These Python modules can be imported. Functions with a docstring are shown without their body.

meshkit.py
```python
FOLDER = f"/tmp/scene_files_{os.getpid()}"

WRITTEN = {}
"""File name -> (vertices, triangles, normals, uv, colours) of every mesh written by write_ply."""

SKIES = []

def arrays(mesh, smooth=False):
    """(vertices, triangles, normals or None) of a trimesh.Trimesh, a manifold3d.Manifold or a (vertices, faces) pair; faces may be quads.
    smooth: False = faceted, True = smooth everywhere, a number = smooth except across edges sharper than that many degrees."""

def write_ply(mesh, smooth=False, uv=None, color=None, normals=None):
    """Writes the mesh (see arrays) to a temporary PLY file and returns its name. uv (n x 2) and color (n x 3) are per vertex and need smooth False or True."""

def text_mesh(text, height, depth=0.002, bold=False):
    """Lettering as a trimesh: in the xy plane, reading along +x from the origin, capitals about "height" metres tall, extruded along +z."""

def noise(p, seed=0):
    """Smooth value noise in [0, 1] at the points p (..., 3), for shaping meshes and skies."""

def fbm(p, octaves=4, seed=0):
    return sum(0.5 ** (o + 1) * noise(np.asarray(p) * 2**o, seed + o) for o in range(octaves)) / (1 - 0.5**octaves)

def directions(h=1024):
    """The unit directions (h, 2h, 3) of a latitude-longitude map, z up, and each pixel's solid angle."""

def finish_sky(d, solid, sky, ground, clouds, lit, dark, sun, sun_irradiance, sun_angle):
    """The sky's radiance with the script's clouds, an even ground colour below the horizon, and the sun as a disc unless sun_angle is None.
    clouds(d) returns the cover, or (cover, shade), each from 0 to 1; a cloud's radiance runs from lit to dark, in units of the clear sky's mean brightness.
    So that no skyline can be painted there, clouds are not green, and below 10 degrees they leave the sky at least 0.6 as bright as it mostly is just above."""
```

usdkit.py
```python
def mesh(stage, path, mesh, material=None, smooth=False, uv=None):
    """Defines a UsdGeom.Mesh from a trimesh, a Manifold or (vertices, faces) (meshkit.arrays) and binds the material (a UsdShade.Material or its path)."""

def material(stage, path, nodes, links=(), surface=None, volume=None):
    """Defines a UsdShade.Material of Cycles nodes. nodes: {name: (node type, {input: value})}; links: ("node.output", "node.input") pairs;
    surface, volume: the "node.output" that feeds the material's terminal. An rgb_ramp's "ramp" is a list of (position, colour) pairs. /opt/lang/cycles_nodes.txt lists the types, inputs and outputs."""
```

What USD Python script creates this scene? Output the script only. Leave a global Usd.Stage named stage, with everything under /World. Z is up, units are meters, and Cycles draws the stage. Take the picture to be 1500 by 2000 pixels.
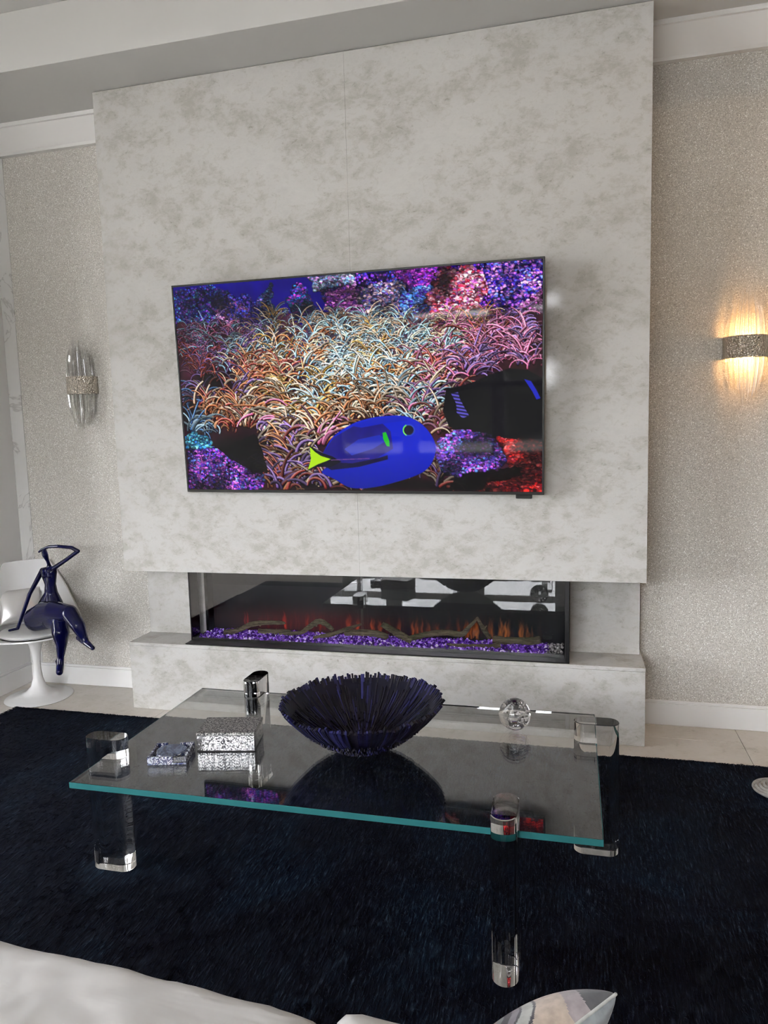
import math, re
import numpy as np, trimesh, manifold3d
import usdkit, meshkit
from pxr import Usd, UsdGeom, UsdLux, UsdShade, Sdf, Gf, Vt

stage = Usd.Stage.CreateInMemory()
UsdGeom.SetStageUpAxis(stage, 'Z')
UsdGeom.SetStageMetersPerUnit(stage, 1.0)
UsdGeom.Xform.Define(stage, '/World')
UsdGeom.Scope.Define(stage, '/World/Looks')
rng = np.random.default_rng(7)
PI = math.pi

# ------------------------------------------------------------------ camera
CAM = (2.9056, -4.2350, 1.8292)
YAW, PITCH, ROLL, FPX = -0.254618, -0.110142, -0.027738, 1431.17
def camera():
    cy, sy, cp, sp, cr, sr = (f(a) for a in (YAW, PITCH, ROLL) for f in (math.cos, math.sin))
    f = np.array([sy * cp, cy * cp, sp]); r = np.array([cy, -sy, 0]); u = np.cross(r, f)
    R, U = cr * r + sr * u, -sr * r + cr * u
    c = UsdGeom.Camera.Define(stage, '/World/camera')
    m = Gf.Matrix4d(*R, 0, *U, 0, *(-f), 0, *CAM, 1)
    c.AddTransformOp().Set(m)
    c.CreateHorizontalApertureAttr(36.0); c.CreateVerticalApertureAttr(48.0)
    c.CreateFocalLengthAttr(36.0 * FPX / 1500); c.CreateClippingRangeAttr(Gf.Vec2f(0.05, 200))
    c.CreateExposureAttr(0.0)
camera()

# ------------------------------------------------------------------ light: an even bright sky outside the windows
SKY = 9.6
dome = UsdLux.DomeLight.Define(stage, '/World/sky')
dome.CreateIntensityAttr(SKY); dome.CreateColorAttr(Gf.Vec3f(0.975, 0.985, 1.02))

# ------------------------------------------------------------------ helpers
used = {}
def free(parent, name):
    p = f'{parent}/{name}'
    if p not in used:
        used[p] = 0; return p
    used[p] += 1
    return f'{p}_{used[p]:03d}'

def tag(prim, label=None, cat=None, group=None, kind=None):
    for k, v in (('label', label), ('category', cat), ('group', group), ('kind', kind)):
        if v: prim.SetCustomDataByKey(k, v)
    return prim

def thing(name, label=None, cat=None, group=None, kind=None, loc=None, rotz=0, matrix=None):
    x = UsdGeom.Xform.Define(stage, free('/World', name))
    if matrix is not None: x.AddTransformOp().Set(Gf.Matrix4d(*[float(a) for a in np.asarray(matrix).T.ravel()]))
    elif loc is not None:
        x.AddTranslateOp().Set(Gf.Vec3d(*loc))
        if rotz: x.AddRotateZOp().Set(math.degrees(rotz))
    return tag(x.GetPrim(), label, cat, group, kind)

def path(p): return '/World' if p is None else str(p.GetPath())

def obj(name, mesh, mat, parent=None, smooth=35, label=None, cat=None, group=None, kind=None):
    m = usdkit.mesh(stage, free(path(parent), name), mesh, M[mat], smooth)
    return tag(m.GetPrim(), label, cat, group, kind)

def cat_(*ms): return trimesh.util.concatenate([m for m in ms])

def box(x0, x1, y0, y1, z0, z1, r=0.0):
    """A box with chamfered edges."""
    if r <= 0:
        b = trimesh.creation.box([x1 - x0, y1 - y0, z1 - z0]); b.apply_translation([(x0 + x1) / 2, (y0 + y1) / 2, (z0 + z1) / 2]); return b
    pts = []
    for X, sx in ((x0, 1), (x1, -1)):
        for Y, sy in ((y0, 1), (y1, -1)):
            for Z, sz in ((z0, 1), (z1, -1)):
                pts += [(X, Y + sy * r, Z + sz * r), (X + sx * r, Y, Z + sz * r), (X + sx * r, Y + sy * r, Z)]
    return trimesh.convex.convex_hull(np.array(pts))

def move(m, t=(0, 0, 0), rz=0, about=None):
    m = m.copy()
    if rz: m.apply_transform(trimesh.transformations.rotation_matrix(rz, [0, 0, 1], about if about is not None else [0, 0, 0]))
    m.apply_translation(t); return m

def lathe(prof, n=64, centre=(0, 0, 0), caps=True):
    m = trimesh.creation.revolve(np.array(prof, float), sections=n); m.apply_translation(centre); return m

def tube(pts, rad, n=8, up=None):
    """A tube through points with a radius at each, capped."""
    pts = np.asarray(pts, float); k = len(pts); rad = np.broadcast_to(np.asarray(rad, float), k)
    tan = np.gradient(pts, axis=0); tan /= np.linalg.norm(tan, axis=1)[:, None]
    ref = np.array([0, 0, 1.0]) if abs(tan[:, 2]).mean() < .8 else np.array([1.0, 0, 0])
    a = np.cross(tan, ref); a /= np.linalg.norm(a, axis=1)[:, None]; b = np.cross(tan, a)
    th = np.arange(n) * 2 * PI / n
    ring = pts[:, None] + rad[:, None, None] * (np.cos(th)[None, :, None] * a[:, None] + np.sin(th)[None, :, None] * b[:, None])
    v = ring.reshape(-1, 3); f = []
    for i in range(k - 1):
        for j in range(n):
            q = (i * n + j, i * n + (j + 1) % n, (i + 1) * n + (j + 1) % n, (i + 1) * n + j)
            f += [(q[0], q[1], q[2]), (q[0], q[2], q[3])]
    v = np.vstack([v, pts[0], pts[-1]])
    for j in range(n):
        f += [(k * n, (j + 1) % n, j), (k * n + 1, (k - 1) * n + j, (k - 1) * n + (j + 1) % n)]
    m = trimesh.Trimesh(v, np.array(f), process=False)
    if m.volume < 0: m.invert()
    return m

def spline(pts, n=24):
    """Catmull-Rom through rows of pts (any width)."""
    p = np.asarray(pts, float); p = np.vstack([2 * p[0] - p[1], p, 2 * p[-1] - p[-2]]); out = []
    segs = len(p) - 3
    for t in np.linspace(0, segs - 1e-9, n):
        i = int(t); u = t - i; a, b, c, d = p[i:i + 4]
        out.append(.5 * (2 * b + (c - a) * u + (2 * a - 5 * b + 4 * c - d) * u * u + (3 * b - a - 3 * c + d) * u ** 3))
    return np.array(out)

def extrude(poly, h):
    import shapely
    return trimesh.creation.extrude_polygon(poly, h, engine='earcut')

def grid_faces(nu, nv, wrap=False):
    i, j = np.meshgrid(np.arange(nu - 1), np.arange(nv if wrap else nv - 1), indexing='ij')
    i, j = i.ravel(), j.ravel(); j2 = (j + 1) % nv
    a, b, c, d = i * nv + j, i * nv + j2, (i + 1) * nv + j2, (i + 1) * nv + j
    return np.vstack([np.stack([a, b, c], 1), np.stack([a, c, d], 1)])

def bones(chains, step=.006, rounds=12):
    """One smooth body: hulls of the spheres at each bone's two ends, joined, refined and smoothed."""
    parts = []
    def ball(p):
        return manifold3d.Manifold.sphere(p[3], 20).translate([float(q) for q in p[:3]])
    for ch in chains:
        for a, b in zip(ch[:-1], ch[1:]):
            parts.append(manifold3d.Manifold.batch_hull([ball(a), ball(b)]))
    m = manifold3d.Manifold.batch_boolean(parts, manifold3d.OpType.Add).refine_to_length(step)
    v, f, _ = meshkit.arrays(m)
    t = trimesh.Trimesh(v, f, process=True)
    trimesh.smoothing.filter_taubin(t, lamb=.5, nu=.52, iterations=rounds)
    return t

def soft_block(w, d, h, e=4.0, n=56, wrinkle=0.006, seed=0):
    """A stuffed cushion: superellipsoid about the origin with soft creases."""
    th = np.linspace(0, 2 * PI, n, endpoint=False); ph = np.linspace(-PI / 2, PI / 2, n // 2)
    P, T = np.meshgrid(ph, th, indexing='ij')
    d0 = np.stack([np.cos(P) * np.cos(T), np.cos(P) * np.sin(T), np.sin(P)], -1)
    s = (np.abs(d0) ** e).sum(-1) ** (-1 / e)
    v = (d0 * s[..., None]).reshape(-1, 3) * [w / 2, d / 2, h / 2]
    m = trimesh.Trimesh(v, grid_faces(n // 2, n, True), process=False); m.merge_vertices()
    m.update_faces(m.nondegenerate_faces())
    m = trimesh.Trimesh(*trimesh.remesh.subdivide(m.vertices, m.faces))
    if m.volume < 0: m.invert()
    q = m.vertices; m.vertices = q + m.vertex_normals * ((meshkit.fbm(q * 9 + 50, 3, seed) - .5) * 2 * wrinkle)[:, None]
    return m

def flat_prim(name, value, prim, interp='vertex'):
    UsdGeom.PrimvarsAPI(prim).CreatePrimvar(name, Sdf.ValueTypeNames.Color3fArray, interp).Set(Vt.Vec3fArray.FromNumpy(np.asarray(value, np.float32)))

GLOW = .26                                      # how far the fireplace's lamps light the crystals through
def tint(prim, mesh_sizes, colours):
    """One colour for each joined piece, carried by its points."""
    flat_prim('tint', np.repeat(np.asarray(colours, float), mesh_sizes, axis=0), UsdGeom.Mesh(prim))
# ------------------------------------------------------------------ materials
M = {}
def mat(name, nodes, links=(), surface='p.BSDF', volume=None):
    M[name] = usdkit.material(stage, f'/World/Looks/{name}', nodes, links, surface, volume); return M[name]
def plain(name, col, rough=.5, **k):
    return mat(name, {'p': ('principled_bsdf', {'base_color': col, 'roughness': rough, **k})})

plain('white_paint', (.78, .775, .765), .55)
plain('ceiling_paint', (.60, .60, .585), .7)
plain('room_paint', (.70, .685, .66), .6)
plain('white_lacquer', (.80, .80, .80), .18, specular_ior_level=.5)
plain('black_metal', (.008, .008, .009), .35)
plain('black_plastic', (.012, .012, .013), .28)
plain('dark_panel', (.006, .006, .007), .3)
plain('outdoor_paving', (.38, .36, .33), .8)
plain('hedge_leaves', (.05, .052, .035), .9)

# pale marble, book-matched about the joint of the two upper panels
def marble(name, light, blotch, dark, rough, mirror=True, scale=1.0, spec=.5, seam=1.64):
    nodes = {'g': ('geometry', {}), 's': ('separate_xyz', {}), 'a': ('math', {'math_type': 'subtract', 'value2': seam}), 'b': ('math', {'math_type': 'absolute'}),
             'c': ('combine_xyz', {}), 'rot': ('mapping', {'rotation': (0, -.6, 0), 'scale': (1.0, 1.0, 1.5)}),
             'n1': ('noise_texture', {'scale': 2.7 * scale, 'detail': 5.0, 'roughness': .6, 'distortion': .35}),
             'n2': ('noise_texture', {'scale': 11.0 * scale, 'detail': 12.0, 'roughness': .76, 'distortion': .25}),
             'n3': ('noise_texture', {'scale': 34.0 * scale, 'detail': 6.0, 'roughness': .7, 'distortion': .4}),
             'sum': ('mix', {'fac': .6}), 'rb': ('rgb_ramp', {'ramp': [(.47, (0, 0, 0)), (.515, (.45, .45, .45)), (.58, (1, 1, 1))]}),
             'rd': ('rgb_ramp', {'ramp': [(.57, (0, 0, 0)), (.66, (1, 1, 1))]}), 'md': ('math', {'math_type': 'multiply'}), 'md2': ('math', {'math_type': 'multiply', 'value2': .8}),
             'rl': ('rgb_ramp', {'ramp': [(.35, tuple(q * .93 for q in light)), (.65, tuple(min(.92, q * 1.07) for q in light))]}),
             'x1': ('mix', {'color2': blotch}), 'x2': ('mix', {'color2': dark}), 'p': ('principled_bsdf', {'roughness': rough, 'specular_ior_level': spec})}
    links = [('g.position', 's.vector'), ('s.x', 'a.value1'), ('a.value', 'b.value1'), ('b.value' if mirror else 's.x', 'c.x'), ('s.y', 'c.y'), ('s.z', 'c.z'), ('c.vector', 'rot.vector'),
             ('rot.vector', 'n1.vector'), ('rot.vector', 'n2.vector'), ('rot.vector', 'n3.vector'), ('n1.fac', 'sum.color1'), ('n2.fac', 'sum.color2'), ('sum.color', 'rb.fac'),
             ('n3.fac', 'rd.fac'), ('rd.color', 'md.value1'), ('rb.color', 'md.value2'), ('md.value', 'md2.value1'), ('n2.fac', 'rl.fac'), ('rl.color', 'x1.color1'), ('rb.color', 'x1.fac'),
             ('x1.color', 'x2.color1'), ('md2.value', 'x2.fac'), ('x2.color', 'p.base_color')]
    mat(name, nodes, links)
marble('slab_marble', (.572, .564, .545), (.44, .426, .39), (.29, .272, .232), .09, True, 1.0, .42)
marble('floor_marble', (.66, .62, .57), (.58, .54, .48), (.46, .42, .36), .12, False, .6)
# white marble with sparse grey veins
mat('veined_marble', {'g': ('geometry', {}), 'n': ('noise_texture', {'scale': 1.6, 'detail': 5.0, 'roughness': .55, 'distortion': 1.5}),
    'r': ('rgb_ramp', {'ramp': [(0, (.66, .655, .64)), (.485, (.66, .655, .64)), (.5, (.46, .45, .44)), (.515, (.66, .655, .64)), (1, (.62, .615, .6))]}),
    'p': ('principled_bsdf', {'roughness': .15})}, [('g.position', 'n.vector'), ('n.fac', 'r.fac'), ('r.color', 'p.base_color')])

# wallpaper crusted with mica chips
mat('mica_wallpaper', {'g': ('geometry', {}), 'v': ('voronoi_texture', {'feature': 'f1', 'scale': 250.0}), 'h': ('separate_color', {'color_type': 'rgb'}),
    'n': ('noise_texture', {'scale': 2.0, 'detail': 3.0}), 'n2': ('noise_texture', {'scale': 120.0, 'detail': 3.0}),
    'base': ('rgb_ramp', {'ramp': [(.3, (.51, .485, .445)), (.5, (.60, .575, .53)), (.7, (.68, .655, .615))]}),
    'spark': ('rgb_ramp', {'ramp': [(0, (0, 0, 0)), (.94, (0, 0, 0)), (.95, (1, 1, 1)), (1, (1, 1, 1))]}),
    'pit': ('rgb_ramp', {'ramp': [(0, (.62, .61, .60)), (.10, (.80, .80, .80)), (.5, (.97, .97, .97)), (1, (1.12, 1.12, 1.12))]}),
    'mul': ('mix', {'mix_type': 'multiply', 'fac': 1.0}), 'mixc': ('mix', {'color2': (.95, .95, .93)}),
    'rr': ('map_range', {'from_min': 0.0, 'from_max': 1.0, 'to_min': .62, 'to_max': .12}),
    'bu': ('bump', {'strength': .5, 'distance': .003}),
    'p': ('principled_bsdf', {'specular_ior_level': .35})},
    [('g.position', 'v.vector'), ('g.position', 'n.vector'), ('g.position', 'n2.vector'), ('v.color', 'h.color'), ('h.r', 'spark.fac'), ('h.g', 'pit.fac'), ('n2.fac', 'base.fac'),
     ('base.color', 'mul.color1'), ('pit.color', 'mul.color2'), ('mul.color', 'mixc.color1'), ('spark.color', 'mixc.fac'), ('mixc.color', 'p.base_color'),
     ('spark.color', 'rr.value'), ('rr.result', 'p.roughness'), ('h.b', 'bu.height'), ('bu.normal', 'p.normal')])

# clear things
mat('pane', {'t': ('transparent_bsdf', {'color': (.97, .97, .97)}), 'g': ('glossy_bsdf', {'roughness': 0.0, 'color': (1, 1, 1)}), 'f': ('fresnel', {'IOR': 1.5}), 'm': ('mix_closure', {})},
    [('f.fac', 'm.fac'), ('t.BSDF', 'm.closure1'), ('g.BSDF', 'm.closure2')], 'm.closure')
mat('smoked_pane', {'t': ('transparent_bsdf', {'color': (.96, .96, .96)}), 'g': ('glossy_bsdf', {'roughness': 0.0, 'color': (1, 1, 1)}), 'f': ('fresnel', {'IOR': 1.6}), 'm': ('mix_closure', {})},
    [('f.fac', 'm.fac'), ('t.BSDF', 'm.closure1'), ('g.BSDF', 'm.closure2')], 'm.closure')
mat('acrylic', {'p': ('principled_bsdf', {'base_color': (1, 1, 1), 'roughness': 0.0, 'ior': 1.49, 'transmission_weight': 1.0})})
mat('crystal', {'p': ('principled_bsdf', {'base_color': (1, 1, 1), 'roughness': 0.0, 'ior': 1.52, 'transmission_weight': 1.0})})
mat('float_glass', {'p': ('principled_bsdf', {'base_color': (.965, .985, .98), 'roughness': 0.0, 'ior': 1.7, 'transmission_weight': 1.0})})
plain('glass_edge_teal', (.022, .115, .12), .1)
mat('rod_glass', {'t': ('transparent_bsdf', {'color': (1, 1, 1)}), 'p': ('principled_bsdf', {'base_color': (1, 1, 1), 'roughness': 0.0, 'ior': 1.52, 'transmission_weight': 1.0}), 'm': ('mix_closure', {'fac': .62})},
    [('t.BSDF', 'm.closure1'), ('p.BSDF', 'm.closure2')], 'm.closure')

# screen and flame picture: colours carried by the mesh, given off as light
mat('screen', {'a': ('attribute', {'attribute': 'paint'}), 'p': ('principled_bsdf', {'base_color': (.004, .004, .005), 'roughness': .04, 'specular_ior_level': .16, 'emission_strength': 1.0})},
    [('a.color', 'p.emission_color')])
mat('flame_screen', {'a': ('attribute', {'attribute': 'paint'}), 'p': ('principled_bsdf', {'base_color': (.006, .006, .007), 'roughness': .4, 'emission_strength': 1.0})},
    [('a.color', 'p.emission_color')])

# rug
mat('rug_wool', {'g': ('geometry', {}), 'mp': ('mapping', {'scale': (60.0, 9.0, 9.0), 'rotation': (0, 0, .12)}), 'n1': ('noise_texture', {'scale': 2.2, 'detail': 5.0, 'roughness': .7}),
    'n2': ('noise_texture', {'scale': 2.3, 'detail': 4.0, 'roughness': .6, 'distortion': .6}),
    'r1': ('rgb_ramp', {'ramp': [(.30, (.0009, .0013, .0040)), (.50, (.0026, .0042, .0105)), (.60, (.010, .0145, .027)), (.72, (.056, .073, .106))]}),
    'r2': ('rgb_ramp', {'ramp': [(.32, (.45, .42, .55)), (.5, (.9, .9, .9)), (.68, (1.3, 1.9, 1.8))]}),
    'm': ('mix', {'mix_type': 'multiply', 'fac': 1.0}), 'bu': ('bump', {'strength': .8, 'distance': .012}),
    'p': ('principled_bsdf', {'roughness': .75, 'specular_ior_level': .06, 'sheen_weight': .012, 'sheen_tint': (.5, .6, .8)})},
    [('g.position', 'mp.vector'), ('mp.vector', 'n1.vector'), ('g.position', 'n2.vector'), ('n1.fac', 'r1.fac'), ('n2.fac', 'r2.fac'), ('r1.color', 'm.color1'), ('r2.color', 'm.color2'),
     ('m.color', 'p.base_color'), ('n1.fac', 'bu.height'), ('bu.normal', 'p.normal')])

# hammered nickel
mat('hammered_nickel', {'g': ('geometry', {}), 'v': ('voronoi_texture', {'feature': 'smooth_f1', 'scale': 105.0, 'smoothness': .3}), 'bu': ('bump', {'strength': 1.0, 'distance': .010}),
    'p': ('principled_bsdf', {'base_color': (.58, .53, .46), 'metallic': 1.0, 'roughness': .10})}, [('g.position', 'v.vector'), ('v.distance', 'bu.height'), ('bu.normal', 'p.normal')])
plain('nickel', (.55, .51, .46), .3, metallic=1.0)
plain('navy_lacquer', (.0020, .0028, .030), .045, specular_ior_level=.26)
mat('navy_clay', {'a': ('attribute', {'attribute': 'tint'}), 'p': ('principled_bsdf', {'roughness': .48, 'specular_ior_level': .25})}, [('a.color', 'p.base_color')])
plain('bowl_body', (.003, .003, .010), .5, specular_ior_level=.2)
# antiqued mirror
mat('antique_mirror', {'t': ('geometry', {}), 'n': ('noise_texture', {'scale': 150.0, 'detail': 4.0, 'roughness': .65, 'distortion': .8}), 'n2': ('noise_texture', {'scale': 160.0, 'detail': 2.0}),
    'r': ('rgb_ramp', {'ramp': [(.42, (.03, .03, .035)), (.48, (.30, .30, .31)), (.54, (.88, .88, .88))]}),
    'rr': ('rgb_ramp', {'ramp': [(.38, (.55, .55, .55)), (.55, (.12, .12, .12))]}), 'bu': ('bump', {'strength': .3, 'distance': .002}),
    'p': ('principled_bsdf', {'metallic': .92})}, [('t.position', 'n.vector'), ('t.position', 'n2.vector'), ('n.fac', 'r.fac'), ('r.color', 'p.base_color'), ('n.fac', 'rr.fac'), ('rr.color', 'p.roughness'), ('n2.fac', 'bu.height'), ('bu.normal', 'p.normal')])
mat('antique_mirror_dark', {'t': ('geometry', {}), 'n': ('noise_texture', {'scale': 150.0, 'detail': 4.0, 'roughness': .65, 'distortion': .8}),
    'r': ('rgb_ramp', {'ramp': [(.42, (.02, .02, .022)), (.50, (.12, .12, .12)), (.58, (.45, .44, .42))]}), 'p': ('principled_bsdf', {'metallic': .8, 'roughness': .3})},
    [('t.position', 'n.vector'), ('n.fac', 'r.fac'), ('r.color', 'p.base_color')])
def agate(name, scale, ramp, rough=.08):
    mat(name, {'t': ('texture_coordinate', {}), 'n': ('noise_texture', {'scale': scale, 'detail': 4.0, 'roughness': .55, 'distortion': 2.6}), 'r': ('rgb_ramp', {'ramp': ramp}),
               'p': ('principled_bsdf', {'roughness': rough, 'specular_ior_level': .35})}, [('t.object', 'n.vector'), ('n.fac', 'r.fac'), ('r.color', 'p.base_color')])
agate('agate_tray', 16.0, [(.30, (.006, .008, .03)), (.44, (.50, .54, .62)), (.47, (.012, .018, .07)), (.54, (.010, .014, .06)), (.575, (.72, .72, .74)), (.60, (.03, .04, .12)), (.8, (.02, .03, .09))])
agate('agate_coaster', 9.0, [(.30, (.010, .016, .05)), (.46, (.03, .045, .09)), (.54, (.08, .10, .15)), (.60, (.025, .04, .09)), (.75, (.16, .19, .23))])

plain('ivory_cloth', (.66, .645, .61), .8, sheen_weight=.2)
plain('sofa_cloth', (.45, .445, .435), .85, sheen_weight=.15)
plain('satin_silver', (.72, .71, .70), .25, metallic=.55)
plain('seat_cloth', (.66, .66, .65), .7)
for i, c in enumerate([(.42, .36, .31), (.20, .21, .21), (.50, .52, .50), (.28, .26, .31), (.055, .055, .085), (.30, .33, .35), (.55, .46, .39), (.16, .17, .19), (.38, .34, .36), (.47, .43, .38)]):
    c = tuple(q * (.45 if max(c) < .25 else .78) for q in c)
    mat(f'hide_{i}', {'t': ('texture_coordinate', {}), 'n': ('noise_texture', {'scale': 40.0, 'detail': 4.0}), 'r': ('rgb_ramp', {'ramp': [(.3, tuple(q * .8 for q in c)), (.7, tuple(min(1, q * 1.2) for q in c))]}),
        'p': ('principled_bsdf', {'roughness': .5, 'sheen_weight': .2})}, [('t.object', 'n.vector'), ('n.fac', 'r.fac'), ('r.color', 'p.base_color')])
mat('bark', {'g': ('geometry', {}), 'mp': ('mapping', {'scale': (6.0, 60.0, 60.0)}), 'n': ('noise_texture', {'scale': 1.5, 'detail': 6.0, 'roughness': .7}), 'r': ('rgb_ramp', {'ramp': [(.3, (.05, .038, .024)), (.5, (.22, .175, .11)), (.7, (.40, .33, .22))]}),
    'bu': ('bump', {'strength': .9, 'distance': .01}), 'p': ('principled_bsdf', {'roughness': .85})}, [('g.position', 'mp.vector'), ('mp.vector', 'n.vector'), ('n.fac', 'r.fac'), ('r.color', 'p.base_color'), ('n.fac', 'bu.height'), ('bu.normal', 'p.normal')])
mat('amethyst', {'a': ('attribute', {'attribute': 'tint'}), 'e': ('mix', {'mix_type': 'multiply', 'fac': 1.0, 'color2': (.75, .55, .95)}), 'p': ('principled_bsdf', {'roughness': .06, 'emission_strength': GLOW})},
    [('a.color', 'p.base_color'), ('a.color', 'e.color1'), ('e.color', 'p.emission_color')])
mat('clear_chip', {'a': ('attribute', {'attribute': 'tint'}), 'p': ('principled_bsdf', {'roughness': .05})}, [('a.color', 'p.base_color')])
mat('ridged_stone', {'t': ('texture_coordinate', {}), 'n': ('noise_texture', {'scale': 30.0, 'detail': 5.0}), 'r': ('rgb_ramp', {'ramp': [(.3, (.22, .215, .20)), (.7, (.42, .41, .39))]}), 'p': ('principled_bsdf', {'roughness': .6})},
    [('t.object', 'n.vector'), ('n.fac', 'r.fac'), ('r.color', 'p.base_color')])
plain('warm_bulb', (1, .9, .7), .4, emission_color=(1.0, .62, .26), emission_strength=6.0)
plain('cold_bulb', (.75, .74, .70), .3)

# ================================================================== the room
XL, XR, YB, YF, ZC, ZS = -4.5, 6.5, .36, -6.2, 4.298, 3.978
fl = thing('floor', kind='structure')
obj('screed', box(XL, XR, YF, YB + .2, -.12, -.012), 'room_paint', fl)
cols = [3.84 + 1.2 * k for k in range(-8, 4)]
for k, x0 in enumerate(cols):
    a, b = max(x0, XL), min(x0 + 1.2, XR)
    if b - a < .05: continue
    y = .15 + (0 if k % 2 else -.6) + 1.2
    while y > YF:
        y0, y1 = max(y - 1.2, YF), min(y, YB + .2)
        if y1 - y0 > .02: obj('tile', box(a + .0012, b - .0012, y0 + .0012, y1 - .0012, -.012, 0, .0012), 'floor_marble', fl, False)
        y -= 1.2

wb = thing('wall_back', kind='structure')
obj('wallpaper', cat_(box(-1.114, 0.001, YB, YB + .1, 0, 3.83), box(3.299, XR, YB, YB + .1, 0, 3.83)), 'mica_wallpaper', wb, False)
obj('plaster', cat_(box(XL, -1.114, YB, YB + .1, 0, ZC), box(XL, XR, YB + .1, YB + .2, 0, ZC), box(-1.114, XR, YB, YB + .1, 3.83, ZC)), 'white_paint', wb, False)
obj('trim_1', box(-1.114, -1.006, YB - .006, YB + .02, .15, 3.83, .002), 'veined_marble', None, False, kind='structure')
def crown(x0, x1):
    import shapely
    m = extrude(shapely.Polygon([(YB + .01, 3.815), (.322, 3.815), (.316, 3.832), (.222, 3.952), (.208, 3.954), (.205, ZS - .0004), (YB + .01, ZS - .0004)]), x1 - x0)
    return trimesh.Trimesh(np.stack([m.vertices[:, 2] + x0, m.vertices[:, 0], m.vertices[:, 1]], 1), m.faces, process=False)
obj('trim_2', crown(-1.114, 0.0), 'white_paint', None, False, kind='structure')
obj('trim_3', crown(3.3, XR), 'white_paint', None, False, kind='structure')
def skirting(x0, x1):
    return cat_(box(x0, x1, YB - .016, YB + .01, 0, .135, .002), box(x0, x1, YB - .011, YB + .01, .133, .152, .004))
obj('baseboard_back', skirting(-1.114, 0.0), 'white_paint', None, False, kind='structure')
obj('baseboard_right', skirting(3.3, XR), 'white_paint', None, False, kind='structure')
wl = thing('wall_left', kind='structure')
obj('return_wall', box(-1.40, -1.114, -.16, YB, 0, ZS), 'white_paint', wl, False)
obj('baseboard_left', cat_(box(-1.116, -1.098, -.16, YB, 0, .135, .002), box(-1.116, -1.103, -.16, YB, .133, .152, .004)), 'white_paint', None, False, kind='structure')
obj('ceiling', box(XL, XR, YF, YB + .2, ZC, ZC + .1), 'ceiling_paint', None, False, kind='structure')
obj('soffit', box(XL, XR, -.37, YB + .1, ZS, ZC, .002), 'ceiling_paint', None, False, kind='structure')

def wall_with_holes(axis, at, thick, lo, hi, z0, z1, holes):
    """A wall with rectangular openings (lo, hi, z0, z1), as boxes around them."""
    out = []; cuts = sorted({lo, hi, *[h[0] for h in holes], *[h[1] for h in holes]})
    for a, b in zip(cuts[:-1], cuts[1:]):
        hs = sorted([h for h in holes if h[0] <= a + 1e-6 and h[1] >= b - 1e-6], key=lambda h: h[2]); z = z0
        for h in hs + [(0, 0, z1, z1)]:
            if h[2] - z > 1e-6: out.append(box(a, b, at, at + thick, z, h[2]) if axis == 'x' else box(at, at + thick, a, b, z, h[2]))
            z = h[3]
    return cat_(*out)
W1, W2 = (-.85, 2.70, .71, 2.75), (-.85, 2.75, 3.44, 3.66)
W3 = (-5.9, -2.6, .1, 3.6)
W4 = (3.4, 6.1, .1, 3.6)
obj('wall_front', wall_with_holes('x', YF - .2, .2, XL, XR, 0, ZC, [W1, W2]), 'room_paint', None, False, kind='structure')
obj('wall_far_left', wall_with_holes('y', XL - .2, .2, YF, YB + .2, 0, ZC, [W3]), 'room_paint', None, False, kind='structure')
obj('wall_right', box(XR, XR + .2, YF, YB + .2, 0, ZC), 'room_paint', None, False, kind='structure')
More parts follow.
